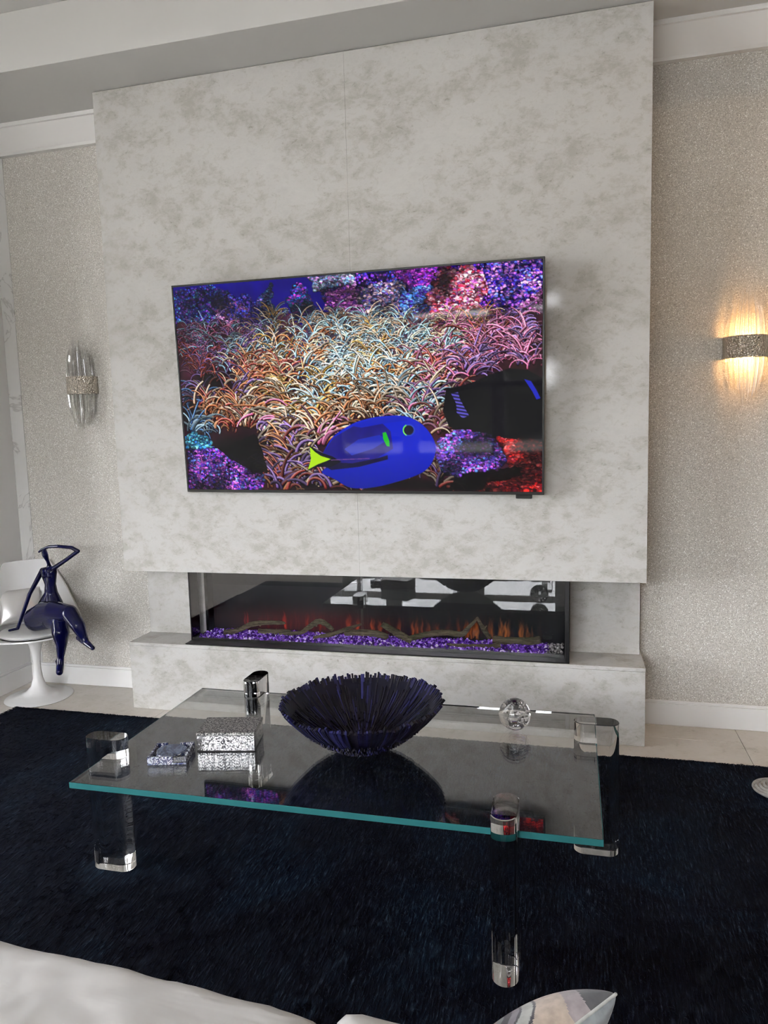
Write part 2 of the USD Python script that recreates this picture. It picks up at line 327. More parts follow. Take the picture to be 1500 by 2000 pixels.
def window(n, axis, at, rect, posts, rails):
    a, b, z0, z1 = rect; w = thing(f'window_{n}', kind='structure')
    def bar(p0, p1, q0, q1, d=.07): return box(p0, p1, at, at + d, q0, q1, .004) if axis == 'x' else box(at, at + d, p0, p1, q0, q1, .004)
    obj('frame', cat_(bar(a, a + .05, z0, z1), bar(b - .05, b, z0, z1), bar(a, b, z0, z0 + .05), bar(a, b, z1 - .05, z1)), 'white_paint', w, False)
    xs = [a] + [q for p in posts for q in p] + [b]
    for p in posts: obj('mullion', bar(p[0], p[1], z0 + .05, z1 - .05), 'white_paint', w, False)
    for r in rails: obj('rail', bar(a + .05, b - .05, r[0], r[1], .06), 'white_paint', w, False)
    for i in range(0, len(xs), 2):
        obj('pane', box(xs[i], xs[i + 1], at + .03, at + .036, z0, z1) if axis == 'x' else box(at + .03, at + .036, xs[i], xs[i + 1], z0, z1), 'pane', w, False)
window(1, 'x', YF - .13, W1, [(.12, .36), (1.43, 1.62)], [(1.65, 1.74)])
window(2, 'x', YF - .13, W2, [(.9, 1.0)], [])
window(3, 'y', XL - .13, W3, [(-4.9, -4.75), (-3.8, -3.65)], [])
obj('patio_paving', box(-30, 30, -40, 30, -.3, -.15), 'outdoor_paving', None, False, label='pale paved patio outside the windows behind the camera', cat='patio')
def hedge():
    g = trimesh.Trimesh(*trimesh.remesh.subdivide_to_size(*(lambda m: (m.vertices, m.faces))(box(-12, 14, -15.5, -14, -.15, 2.85)), .45))
    g.vertices += g.vertex_normals * ((meshkit.fbm(np.array(g.vertices) * 1.7 + 40, 3, 3) - .5) * .7)[:, None]; g.vertices[:, 2] = np.maximum(g.vertices[:, 2], -.149)
    return g
obj('hedge', hedge(), 'hedge_leaves', None, True, label='clipped green garden hedge outside the window wall behind the camera', cat='hedge')

# ================================================================== marble chimney breast
ch = thing('fireplace_surround', 'full-height pale grey marble chimney breast with a hearth ledge, behind the television', 'fireplace surround')
obj('marble_panel', box(0, 1.6397, 0, .03, .948, 3.9735, .0008), 'slab_marble', ch, False)
obj('marble_panel', box(1.6403, 3.3, 0, .03, .948, 3.9735, .0008), 'slab_marble', ch, False)
obj('side_return', box(0.0, .03, .03, YB - .001, .948, 3.9735, .0015), 'slab_marble', ch, False)
obj('side_return', box(3.27, 3.3, .03, YB - .001, .948, 3.9735, .0015), 'slab_marble', ch, False)
obj('soffit_panel', box(.03, 3.27, .03, YB - .002, .950, .975), 'slab_marble', ch, False)
obj('recess_panel', box(.004, .44, .257, YB - .001, .46, .95, .0015), 'slab_marble', ch, False)
obj('recess_panel', box(2.885, 3.288, .257, YB - .001, .46, .95, .0015), 'slab_marble', ch, False)
obj('hearth_front', box(0, 3.3, 0, .03, 0, .437, .002), 'slab_marble', ch, False)
obj('hearth_side', box(0, .03, .03, YB - .001, 0, .437, .002), 'slab_marble', ch, False)
obj('hearth_side', box(3.27, 3.3, .03, YB - .001, 0, .437, .002), 'slab_marble', ch, False)
obj('hearth_ledge', box(-.002, 3.302, -.003, YB - .001, .437, .46, .003), 'slab_marble', ch, False)

# ================================================================== electric fireplace
FX0, FX1 = .416, 2.883
fp = thing('electric_fireplace', 'long black glass-fronted electric fireplace set into the marble chimney breast', 'fireplace')
obj('tray', cat_(box(FX0, FX1, .008, .335, .4602, .468, .002), box(FX0 + .02, FX1 - .03, .10, .108, .468, .482), box(FX0 + .02, FX0 + .028, .108, .335, .468, .482)), 'black_metal', fp, False)
obj('post', box(2.858, FX1, .008, .335, .4602, .9478, .002), 'black_metal', fp, False)
obj('side_panel', box(.442, .462, .257, .335, .468, .9478), 'dark_panel', fp, False)
obj('back_panel', box(.442, 2.858, .335, .352, .4602, .9478), 'dark_panel', fp, False)
obj('top_panel', box(.462, 2.858, .12, .335, .938, .9478), 'dark_panel', fp, False)
obj('front_glass', box(.418, 2.858, .090, .096, .468, .9475), 'smoked_pane', fp, False)
obj('side_glass', box(.418, .424, .0965, .2565, .468, .9475), 'smoked_pane', fp, False)
obj('glass_edge', box(.4165, .4215, .0895, .0965, .468, .9475), 'black_plastic', fp, False)
def flames():
    nx, nz = 620, 90; x = np.linspace(.465, 2.855, nx); z = np.linspace(.47, .80, nz)
    Z, X = np.meshgrid(z, x, indexing='ij'); img = np.zeros((nz, nx, 3)); r = np.random.default_rng(5)
    def px(p): return .615 + (p - 441) * 2.095 / 614 - .02
    def lick(x0, zb, h, w, col, k):
        t = np.clip((Z - zb) / h, 0, 1); sway = .35 * w * np.sin(9 * t + x0 * 40)
        d = np.abs(X - x0 - sway) / (w * (1.02 - t) ** .8 * (.45 + 1.2 * t * (1 - t) * 2) + 1e-4)
        a = np.exp(-d ** 2 * 1.3) * (Z > zb - .02) * (t < 1) * (1 - t) ** .7
        img[:] += a[..., None] * np.array(col) * k
    big = [(474, .075, .9), (560, .07, 1.3), (606, .10, .6), (636, .06, .4), (690, .09, .7), (707, .06, .9), (742, .06, .8), (758, .05, .7), (796, .08, .5), (820, .07, .7), (832, .09, .6), (850, .06, .4), (870, .05, .35), (925, .08, .8), (938, .07, 1.1), (946, .05, .8), (965, .09, .7), (985, .09, .9), (997, .08, 1.0), (1024, .10, 1.1), (1040, .06, .5)]
    for p, h, k in big:
        u = (p - 470) / 580; col = np.array([.85, .03, .02]) * (1 - u) + np.array([.75, .24, .03]) * u
        for _ in range(3): lick(px(p) + r.normal(0, .012), .50 + r.uniform(0, .03), h * r.uniform(.7, 1.2) + .03, r.uniform(.006, .015), col, k * .22)
    for _ in range(130):
        p = r.uniform(500, 1060); u = (p - 470) / 580; col = np.array([.45, .02, .02]) * (1 - u) + np.array([.35, .11, .02]) * u
        lick(px(p), .52, r.uniform(.06, .17), r.uniform(.004, .014), col, r.uniform(.02, .10))
    hz = np.exp(-((Z - .56) / .08) ** 2) * np.exp(-((X - 1.15) / .5) ** 2); img += hz[..., None] * np.array([.045, .004, .006])
    v = np.stack([X, np.full_like(X, .334), Z], -1).reshape(-1, 3)
    m = usdkit.mesh(stage, free(path(fp), 'flame_screen'), (v, grid_faces(nz, nx)), M['flame_screen'])
    flat_prim('paint', img.reshape(-1, 3), m); tag(m.GetPrim(), label='red and orange flame picture on the back of the firebox')
flames()

def chips(n, x0, x1, y0, y1, seed):
    r = np.random.default_rng(seed); base = trimesh.creation.icosahedron(); V, F = base.vertices, base.faces
    vs, fs = [], []
    for i in range(n):
        s = r.uniform(.005, .0125) * np.array([1, r.uniform(.6, 1.1), r.uniform(.5, .9)])
        q = trimesh.transformations.random_rotation_matrix(r.random(3))[:3, :3]
        x, y = r.uniform(x0, x1), r.uniform(y0, y1)
        z = .474 + r.uniform(0, .012) + .012 * (meshkit.noise(np.array([[x * 9, y * 9, 0.0]]), 4)[0])
        vs.append((V * s) @ q.T + [x, y, z]); fs.append(F + 12 * i)
    return trimesh.Trimesh(np.vstack(vs), np.vstack(fs), process=False)
rc = np.random.default_rng(17)
PAL = np.array([(.05, .015, .14), (.14, .05, .36), (.26, .10, .60), (.42, .24, .80), (.62, .45, .92), (.92, .86, .98)])
cb = obj('crystal_bed', chips(3400, .455, 2.76, .114, .315, 1), 'amethyst', None, False, label='bed of glowing purple crystal chips along the floor of the fireplace', cat='crystals', kind='stuff')
tint(cb, 12, PAL[rc.choice(6, 3400, p=[.30, .26, .18, .12, .08, .06])])
gc = obj('glass_chips', chips(90, 2.755, 2.84, .118, .30, 2), 'clear_chip', None, False, label='small pile of clear glass chips at the right end of the fireplace', cat='crystals', kind='stuff')
tint(gc, 12, rc.uniform(.1, .9, (90, 1)) * np.array([1, .95, .92]))

LOGS = [
 ('bowed grey-brown driftwood log at the far left of the fireplace', .017, [(.615, .497), (.727, .522), (.804, .562), (.898, .576), (.96, .577), (1.048, .575)], .20, [1.25, 1, 1, .95, .8, .45]),
 ('thick short driftwood log lying under the far left bowed log', .021, [(.838, .503), (.949, .500), (1.066, .503)], .235, [.8, 1, .8]),
 ('humped driftwood branch with a peak, second hump from the left in the fireplace', .016, [(1.004, .500), (1.151, .515), (1.214, .554), (1.287, .599), (1.349, .574), (1.384, .543)], .215, [.9, .9, 1, 1.15, 1, .8]),
 ('slim driftwood branch slanting up to the right, left of the fireplace middle', .012, [(1.257, .496), (1.383, .522), (1.489, .562), (1.58, .593)], .185, [.9, 1.1, 1, .5]),
 ('thick straight driftwood log lying flat in the middle of the fireplace', .021, [(1.453, .516), (1.557, .524), (1.66, .522), (1.745, .508)], .235, [.8, 1, 1, .9]),
 ('dark driftwood log sloping down to the right, right of the fireplace middle', .020, [(1.724, .606), (1.781, .574), (1.847, .534), (1.913, .505)], .19, [.9, 1, 1.1, 1]),
 ('long driftwood branch bending steeply upward at its right end', .017, [(1.896, .507), (1.997, .534), (2.128, .556), (2.225, .55), (2.274, .598), (2.329, .656)], .215, [1, 1.1, 1, 1, .8, .45]),
 ('thin dark driftwood stick leaning against the tip of the upturned branch', .014, [(2.329, .672), (2.369, .602), (2.406, .545)], .193, [.5, 1, 1.1]),
 ('low driftwood stick lying in the crystals below the leaning pair', .012, [(2.143, .497), (2.288, .496), (2.415, .499), (2.472, .509)], .165, [.7, 1, 1, 1.5]),
 ('thick broken-ended driftwood log at the far right of the fireplace', .021, [(2.42, .522), (2.541, .517), (2.633, .522), (2.71, .534)], .22, [1.1, 1, 1, 1.15]),
]
for i, (lab, r0, pts, y, rad) in enumerate(LOGS):
    c = spline([(x, y + .012 * math.sin(7 * x + i), z, r * r0) for (x, z), r in zip(pts, rad)], 40)
    m = tube(c[:, :3], c[:, 3], 14)
    vv = np.array(m.vertices); m.vertices = vv + m.vertex_normals * ((meshkit.noise(vv * [25, 260, 260], i) - .5) * .35 * r0 + (meshkit.noise(vv * 22, i + 20) - .5) * .4 * r0)[:, None]
    tip = c[len(c) // 2]
    stub = tube([tip[:3], tip[:3] + [.02, -.006, (.022 if i % 2 else -.018)]], [tip[3] * .5, tip[3] * .3], 8)
    d = thing('driftwood_log', lab, 'log', 'driftwood logs in the fireplace')
    tk = obj('trunk', m, 'bark', d, 50); obj('branch_stub', stub, 'bark', tk, 50)

# ================================================================== television
def paint_screen(W, H):
    """The reef film on the screen: anemones, corals and two fish, as linear colours."""
    r = np.random.default_rng(11); S = 2; w, h = W * S, H * S
    V, U = np.meshgrid((np.arange(h) + .5) / h, (np.arange(w) + .5) / w, indexing='ij'); P = np.stack([U * 1.78, V, 0 * U], -1)
    img = np.zeros((h, w, 3), np.float32)
    def n(s, seed, oct=3): return meshkit.fbm(P * s + seed * 7.3, oct, seed)
    img[:] = np.array([20, 8, 130]) * (1 - .5 * V[..., None]); nz = n(6, 1)
    img *= (.55 + .8 * nz)[..., None]
    def inside(pts):
        p = np.array(pts); c = np.zeros(U.shape, bool); j = len(p) - 1
        for i in range(len(p)):
            (xi, yi), (xj, yj) = p[i], p[j]
            if yi != yj: c ^= ((yi > V) != (yj > V)) & (U < (xj - xi) * (V - yi) / (yj - yi) + xi)
            j = i
        return c
    def soft(pts, rough=.02, seed=0):
        nonlocal U, V
        u0, v0 = U, V; U = u0 + (n(22, seed + 60, 3) - .5) * rough * 2; V = v0 + (n(22, seed + 80, 3) - .5) * rough * 3
        c = inside(pts); U, V = u0, v0; return c
    def dots(mask, pal, count, rmin, rmax, dark=.25, seed=0):
        rr = np.random.default_rng(100 + seed); ys, xs = np.nonzero(mask)
        if not len(ys): return
        img[mask] = img[mask] * dark
        k = rr.integers(0, len(ys), count); k = k[np.argsort(ys[k])]
        for q in k:
            y, x = ys[q], xs[q]; R = rr.uniform(rmin, rmax) * S; col = np.array(pal[rr.integers(len(pal))]) * rr.uniform(.25, 1.3) * (.35 + 1.2 * NZ[y, x])
            a, b = max(0, int(y - R)), min(h, int(y + R) + 1); c, d = max(0, int(x - R)), min(w, int(x + R) + 1)
            yy, xx = np.mgrid[a:b, c:d]; dd = ((yy - y) / R) ** 2 + ((xx - x) / (R * rr.uniform(.7, 1.5))) ** 2
            m = dd < 1; sh = np.clip(1.15 - .9 * dd - .5 * (yy - y) / R, .15, 1.5)
            t = img[a:b, c:d]; t[m] = col * sh[m][:, None]
    # rocks and corals behind
    NZ = np.clip((n(11, 77, 4) - .3) * 2.2, 0, 1)
    dots(soft([(0, .02), (.11, .0), (.17, .06), (.22, .16), (.16, .22), (0, .24)], .02, 1), [(40, 70, 190), (60, 30, 160), (120, 60, 190), (70, 150, 210), (30, 20, 110)], 1500, 1, 3.5, .5, 1)
    dots(soft([(.12, .13), (.18, .09), (.22, .12), (.23, .17), (.15, .2)], .015, 2), [(190, 120, 190), (150, 60, 150), (220, 170, 210)], 468, 1.2, 4, .4, 2)
    dots(soft([(.25, .14), (.272, .03), (.29, .0), (.30, .12), (.33, .2)], .02, 3), [(40, 100, 210), (100, 170, 230), (60, 40, 170), (150, 120, 220)], 594, 1, 3.4, .6, 3)
    dots(soft([(.34, .1), (.37, .02), (.4, .06), (.43, .17), (.36, .19)], .02, 4), [(30, 110, 170), (80, 40, 160), (150, 50, 160), (30, 60, 150)], 630, 1.2, 4, .6, 4)
    dots(soft([(.42, .0), (1.0, .0), (1.0, .24), (.74, .25), (.45, .2)], .03, 19), [(60, 30, 150), (90, 40, 170), (130, 60, 190), (40, 60, 170), (150, 70, 160)], 2600, 1, 3.4, .35, 19)
    dots(soft([(.10, .04), (.2, .06), (.33, .17), (.2, .24)], .03, 18), [(40, 40, 170), (60, 80, 200), (90, 50, 170)], 500, 1, 3, .7, 18)
    dots(soft([(.40, .0), (.52, .0), (.53, .05), (.42, .06)], .02, 5), [(190, 220, 240), (110, 160, 230), (210, 140, 220)], 594, 1.2, 4, .5, 5)
    dots(soft([(.44, .08), (.52, .06), (.57, .12), (.55, .19), (.46, .17)], .02, 6), [(170, 60, 180), (230, 130, 220), (110, 40, 170)], 756, 1.2, 4, .35, 6)
    dots(soft([(.53, .1), (.6, .04), (.66, .06), (.66, .17), (.58, .2)], .02, 7), [(230, 190, 200), (190, 140, 190), (120, 150, 220), (70, 50, 150)], 936, 1.2, 4, .35, 7)
    dots(soft([(.63, .0), (.78, .0), (.79, .09), (.68, .1)], .02, 8), [(170, 40, 190), (210, 80, 220), (90, 40, 190), (120, 30, 160)], 1116, 1.2, 4, .4, 8)
    dots(soft([(.64, .09), (.74, .08), (.76, .2), (.66, .22)], .02, 9), [(60, 110, 200), (120, 150, 220), (60, 30, 140)], 684, 1.2, 4, .3, 9)
    dots(soft([(.73, .02), (.9, .03), (.86, .14), (.82, .22), (.72, .22)], .02, 10), [(230, 150, 170), (210, 80, 100), (240, 190, 210), (180, 40, 70), (150, 70, 150)], 1500, 1.5, 4.5, .35, 10)
    dots(soft([(.86, .0), (1.0, .0), (1.0, .2), (.88, .19)], .02, 11), [(60, 40, 190), (170, 90, 220), (220, 140, 230), (40, 20, 130), (90, 110, 220)], 1080, 1.2, 4, .3, 11)
    dots(soft([(.92, .22), (1.0, .13), (1.0, .24)], .01, 12), [(220, 110, 210), (240, 170, 230)], 288, 1, 3.4, .3, 12)
    top = np.interp(U[0], [0, .065, .168, .268, .301, .34, .374, .42, .493, .548, .631, .686, .751, .797, .875, .931, 1], [.19, .16, .19, .215, .17, .15, .215, .175, .16, .2, .2, .21, .25, .235, .215, .225, .225])
    mass = V > top[None] + (n(30, 30, 2) - .5) * .06
    glow = np.exp(-(((U - .5) / .3) ** 2 + ((V - .33) / .16) ** 2))
    base = np.stack([55 + 60 * n(9, 31), 18 + 22 * n(9, 32), 28 + 45 * n(9, 33)], -1) + glow[..., None] * np.array([40, 70, 85])
    base *= (.1 + .9 * n(14, 34))[..., None]
    img[mass] = base[mass]
    # dark hollows between the clumps
    for u, v, ru, rv, k in [(.07, .55, .06, .055, .95), (.1, .45, .06, .04, .7), (.02, .64, .05, .05, .8), (.5, .24, .03, .03, .6), (.16, .84, .10, .11, 1), (.27, .80, .03, .12, .9), (.78, .6, .08, .07, .8), (.45, .62, .03, .03, .6), (.64, .97, .3, .03, .8), (.2, .66, .03, .02, .4)]:
        img *= (1 - k * np.exp(-(((U - u) / ru) ** 2 + ((V - v) / rv) ** 2) ** 1.5))[..., None]
    cols = {'cream': [(150, 90, 50), (235, 205, 170), (250, 245, 235)], 'cyan': [(70, 125, 165), (180, 225, 248), (240, 252, 255)], 'orange': [(130, 45, 15), (205, 115, 60), (250, 210, 170)],
            'red': [(120, 18, 14), (190, 60, 50), (250, 190, 180)], 'pink': [(140, 35, 70), (215, 110, 160), (250, 205, 235)], 'violet': [(70, 35, 110), (155, 110, 200), (215, 190, 245)], 'gold': [(120, 65, 10), (205, 150, 60), (245, 225, 170)], 'blue': [(20, 50, 120), (70, 130, 210), (170, 215, 250)]}
    def strand(u, v, ang, L, th, bend, pal, bright):
        k = max(10, int(L * h / 2.2)); t = np.linspace(0, 1, k); a = ang + bend * t ** 1.3
        x = (u * w + np.cumsum(np.cos(a)) * L * h / k); y = (v * h + np.cumsum(np.sin(a)) * L * h / k); c0, c1, c2 = (np.array(q, float) for q in cols[pal])
        for lay in (0, 1, 2):
            for i in range(k):
                R = th * S * (1 - .55 * t[i]) * (1.4, 1.0, .55)[lay]; ox, oy = ((.3, .5), (0, 0), (-.25, -.35))[lay]
                X, Y = x[i] + ox * th * S, y[i] + oy * th * S; xi, yi, q = int(X), int(Y), int(R + 1)
                if xi < q or yi < q or xi >= w - q - 1 or yi >= h - q - 1: continue
                yy, xx = KG[q]; m = yy * yy + xx * xx <= R * R
                s = t[i] ** .45; col = (c0 * .12 if lay == 0 else (c0 * (1 - s) + c1 * s) if lay == 1 else (c1 * (1 - s) + c2 * s)) * bright
                img[yi - q:yi + q + 1, xi - q:xi + q + 1][m] = col
    KG = {q: np.mgrid[-q:q + 1, -q:q + 1] for q in range(1, 14)}
    cl = [(.30, .20, .05, .05, ['cream', 'gold', 'cyan'], 1.6, .55), (.07, .26, .08, .07, ['violet', 'cyan', 'pink'], 1.4, .6), (.16, .24, .07, .06, ['cyan', 'violet', 'pink'], 1.4, .6), (.24, .27, .06, .05, ['cyan', 'cream', 'violet'], 1.4, .6),
          (.40, .22, .05, .04, ['cyan', 'cream'], 1.3, .75), (.47, .22, .05, .05, ['cyan', 'cream', 'cyan'], 1.4, .85), (.56, .24, .06, .05, ['cyan', 'cream'], 1.5, .9), (.64, .24, .06, .05, ['cyan', 'cream'], 1.4, .9), (.71, .27, .05, .04, ['red', 'pink', 'cream'], 1.5, .75), (.79, .27, .05, .05, ['cream', 'pink'], 1.5, .85), (.86, .25, .05, .05, ['orange', 'cream', 'pink'], 1.5, .8), (.93, .28, .06, .06, ['pink', 'violet'], 1.8, .8),
          (.07, .37, .07, .07, ['pink', 'violet', 'red'], 1.5, .6), (.20, .36, .09, .07, ['violet', 'cream', 'cyan'], 1.7, .75), (.30, .34, .07, .06, ['cyan', 'cream', 'gold'], 1.7, .8), (.40, .31, .07, .06, ['cyan', 'cream', 'orange'], 1.7, .9), (.50, .32, .07, .06, ['cyan', 'cream'], 1.7, 1), (.58, .32, .07, .06, ['gold', 'cyan', 'cream'], 1.7, .95), (.67, .33, .07, .06, ['cyan', 'cream', 'cyan'], 1.7, 1), (.76, .36, .07, .07, ['cream', 'pink', 'cyan'], 1.8, .9), (.86, .36, .07, .08, ['pink', 'pink', 'red'], 2.1, .85), (.95, .37, .06, .09, ['pink', 'violet', 'pink'], 2.2, .85),
          (.22, .43, .08, .06, ['red', 'orange', 'cream'], 2.0, .8), (.30, .42, .06, .06, ['orange', 'cream', 'red'], 2.0, .85), (.41, .41, .07, .06, ['orange', 'cream', 'cyan'], 2.0, .9), (.48, .44, .06, .06, ['cream', 'cyan'], 1.9, 1), (.56, .43, .07, .06, ['cream', 'gold', 'cyan'], 1.9, .95), (.65, .45, .07, .06, ['cream', 'cyan', 'orange'], 1.9, .95), (.74, .47, .07, .07, ['red', 'pink', 'cream'], 2.1, .8), (.83, .42, .05, .06, ['pink', 'violet'], 2.1, .8),
          (.05, .52, .05, .04, ['red', 'violet', 'blue'], 2.0, .55), (.19, .52, .07, .05, ['orange', 'cream', 'violet'], 2.1, .75), (.31, .53, .07, .06, ['cream', 'gold', 'orange'], 2.2, .85), (.43, .53, .08, .06, ['cream', 'cyan', 'gold'], 2.1, .9), (.53, .53, .07, .06, ['cream', 'cyan', 'orange'], 2.1, .9), (.62, .55, .07, .06, ['cream', 'cyan'], 2.1, .85), (.71, .57, .05, .06, ['cream', 'cyan', 'violet'], 2.1, .8),
          (.10, .61, .07, .05, ['orange', 'red', 'cream'], 2.2, .7), (.03, .68, .04, .04, ['blue', 'cyan'], 2.0, .7), (.19, .64, .08, .06, ['red', 'orange', 'cream'], 2.3, .8), (.30, .63, .08, .06, ['cream', 'orange', 'pink'], 2.4, .9), (.40, .63, .08, .06, ['cream', 'gold', 'cyan'], 2.3, .9), (.49, .62, .06, .05, ['cream', 'orange'], 2.2, .85), (.57, .61, .06, .05, ['orange', 'cream'], 2.2, .8), (.67, .63, .05, .06, ['cream', 'cyan', 'pink'], 2.2, .8), (.74, .69, .05, .05, ['red', 'pink', 'cream'], 2.1, .7),
          (.33, .73, .07, .06, ['cream', 'orange', 'violet'], 2.4, .75), (.42, .72, .06, .06, ['cream', 'orange', 'pink'], 2.4, .8), (.30, .86, .06, .08, ['orange', 'red', 'violet'], 2.4, .65), (.36, .90, .06, .07, ['orange', 'violet', 'cream'], 2.4, .65), (.29, .96, .06, .04, ['red', 'violet', 'orange'], 2.3, .6), (.42, .95, .04, .04, ['red', 'violet', 'cream'], 2.2, .6), (.73, .93, .05, .05, ['red', 'violet', 'cream'], 2.0, .5)]
    for u, v, ru, rv, pals, th, br in cl:
        drift = r.normal(0, .8)
        k = int((88 - 60 * v) * (ru * rv) / .0036) + 16
        for q in sorted(r.uniform(-1, 1, k)):
            a = r.uniform(0, 2 * PI); rad = abs(r.normal(0, .55)); uu, vv = u + ru * rad * math.cos(a), v + rv * q
            out = -PI / 2 + np.clip(((uu - u) / ru) * .9 + drift * .5 + r.normal(0, .45), -1.7, 1.7); L = r.uniform(.055, .145) * (.5 + .8 * v)
            strand(uu, vv, out, L, th * (.52 + .62 * v) * r.uniform(.7, 1.3), abs(r.normal(1.7, .75)) * (1 if math.cos(out) > 0 else -1), pals[r.integers(len(pals))], br * r.uniform(.6, 1.5))
    img[:] = img * (1 + .18 * glow[..., None])
    # foreground rocks
    dots(soft([(0, .78), (.095, .79), (.17, .86), (.24, .90), (.23, 1.0), (0, 1.0)], .012, 20), [(120, 50, 180), (80, 30, 160), (190, 90, 210), (40, 30, 130), (90, 120, 210), (150, 70, 160)], 1500, 1.5, 4, .3, 20)
    dots(soft([(.0, .74), (.03, .70), (.09, .75), (.08, .79), (0, .79)], .01, 21), [(60, 170, 210), (110, 210, 230), (40, 110, 190)], 260, 1.5, 4, .5, 21)
    img[soft([(.10, .80), (.14, .77), (.22, .72), (.24, .80), (.25, .90), (.22, .92), (.17, .87)], .01, 22)] *= .12
    # the dark fish at the right edge, with a blue stripe and a ribbed fin
    dk = inside([(.76, .53), (.80, .52), (.83, .505), (.87, .475), (.921, .452), (.964, .462), (1.0, .50), (1.0, .80), (.90, .775), (.80, .735), (.765, .70), (.75, .63)])
    img[dk] = (7, 6, 14)
    img[inside([(.955, .50), (.972, .51), (.984, .545), (.995, .585), (.985, .59), (.975, .555)])] = (32, 40, 190)
    fn = inside([(.772, .553), (.79, .548), (.795, .58), (.807, .62), (.818, .655), (.80, .665), (.786, .64), (.785, .60)])
    img[fn] = np.array([95, 85, 205]) * (.65 + .45 * np.sin((V[fn] * 1.0 - U[fn] * .35) * 420))[:, None]
    dots(soft([(.884, .755), (.95, .775), (1.001, .785), (1.0, 1.0), (.84, 1.0), (.85, .95), (.93, .9)], .012, 23), [(180, 20, 25), (220, 40, 35), (120, 10, 20), (235, 90, 90), (150, 25, 50)], 1100, 2, 5.5, .3, 23)
    img[soft([(.78, .92), (.93, .88), (.95, .93), (.86, .95), (.84, 1), (.76, 1)], .012, 24)] *= .1
    dots(soft([(.724, .79), (.76, .735), (.80, .72), (.865, .742), (.90, .80), (.908, .85), (.888, .905), (.82, .90), (.788, .936), (.74, .9)], .012, 25), [(130, 70, 215), (90, 60, 200), (170, 110, 235), (60, 40, 150), (90, 140, 230), (180, 70, 200)], 1500, 1.5, 4, .25, 25)
    # the blue surgeonfish
    f = spline([(.418, .818), (.449, .741), (.503, .683), (.55, .658), (.597, .648), (.653, .652), (.699, .696), (.728, .775), (.723, .85), (.694, .91), (.623, .956), (.55, .985), (.492, .985), (.449, .945), (.412, .912), (.43, .885), (.425, .86)], 120)
    img[soft(list(f), .002, 40)] = (8, 8, 40)
    fi = inside(f); e = 1 - .25 * np.clip((V - .8) / .2, 0, 1)
    img[fi] = (np.array([10, 32, 205]) * e[..., None])[fi]
    up = inside([(.42, .815), (.45, .745), (.51, .69), (.58, .667), (.61, .72), (.615, .80), (.57, .845), (.50, .868), (.43, .862)]); img[up] = np.array([28, 22, 130]) * (.85 + .3 * n(20, 41)[up])[:, None]
    lo = inside([(.43, .862), (.50, .868), (.57, .845), (.60, .83), (.60, .85), (.52, .885), (.44, .90), (.42, .88)]); img[lo] = (14, 10, 55)
    pa = inside([(.48, .80), (.52, .755), (.58, .735), (.60, .76), (.56, .80), (.50, .83)]); img[pa] = (30, 45, 185)
    img[inside([(.50, .69), (.56, .66), (.64, .652), (.66, .67), (.60, .68), (.53, .70)])] = (12, 30, 190)
    img[inside([(.588, .725), (.597, .722), (.606, .765), (.606, .79), (.598, .788), (.589, .755)])] = (30, 190, 40)
    ed = ((U - .659) / .0165) ** 2 + ((V - .715) / .028) ** 2
    img[ed < 1] = (40, 70, 200); img[(ed < 1) & (U < .653)] = (110, 225, 90); img[ed < .62] = (10, 12, 40)
    tail = inside([(.381, .787), (.395, .812), (.412, .832), (.440, .847), (.425, .858), (.402, .872), (.372, .898), (.382, .85)])
    dkt = inside([(.380, .78), (.40, .805), (.42, .82), (.445, .835), (.47, .86), (.44, .885), (.40, .885), (.37, .905), (.382, .85)])
    img[dkt] = (8, 8, 26); img[tail] = (178, 232, 20)
    img[(np.abs(V - (.853 - (U - .42) * .06)) < .0016) & (U > .44) & (U < .55)] = (120, 70, 150)
    c = np.clip(img, 0, 255).reshape(H, S, W, S, 3).mean((1, 3)) / 255
    c = np.where(c < .04045, c / 12.92, ((c + .055) / 1.055) ** 2.4)
    return c * np.array([1.0, 1.0, 1.0])

TW, TH = 2.175 * 1.0251, 1.238 * 1.0251
def television():
    ty, tr, tt = -.0288, -.0115, .0593
    R = lambda a, ax: trimesh.transformations.rotation_matrix(a, ax)
    mtx = trimesh.transformations.translation_matrix([1.6388, -.10, 2.0978]) @ R(ty, [0, 0, 1]) @ R(tt, [1, 0, 0]) @ R(-tr, [0, 1, 0])
    tv = thing('television', 'large flat wall-hung television showing a coral reef film with a blue fish', 'television', matrix=mtx)
    w, h, b = TW / 2, TH / 2, .011
    frame = cat_(box(-w, w, 0, .022, h - b, h, .0015), box(-w, w, 0, .022, -h, -h + b * 1.5, .0015), box(-w, -w + b, 0, .022, -h + b, h - b, .0015), box(w - b, w, 0, .022, -h + b, h - b, .0015))
    obj('bezel', frame, 'black_plastic', tv, False)
    obj('back_cover', box(-w + .01, w - .01, .020, .034, -h + .01, h - .01, .004), 'black_plastic', tv, False)
    obj('wall_mount', box(-.25, .25, .034, .088, -.12, .12, .004), 'black_metal', tv, False)
    obj('sensor_tab', box(w - .155, w - .065, .001, .018, -h - .022, -h + .001, .003), 'black_plastic', tv, False)
    W, H = 700, 400; x = np.linspace(-w + b, w - b, W); z = np.linspace(h - b, -h + b * 1.5, H); Z, X = np.meshgrid(z, x, indexing='ij')
    v = np.stack([X, np.full_like(X, .0035), Z], -1).reshape(-1, 3); fc = grid_faces(H, W)
    m = usdkit.mesh(stage, free(path(tv), 'screen'), (v, fc[:, ::-1]), M['screen'])
    flat_prim('paint', paint_screen(W, H).reshape(-1, 3), m)
television()

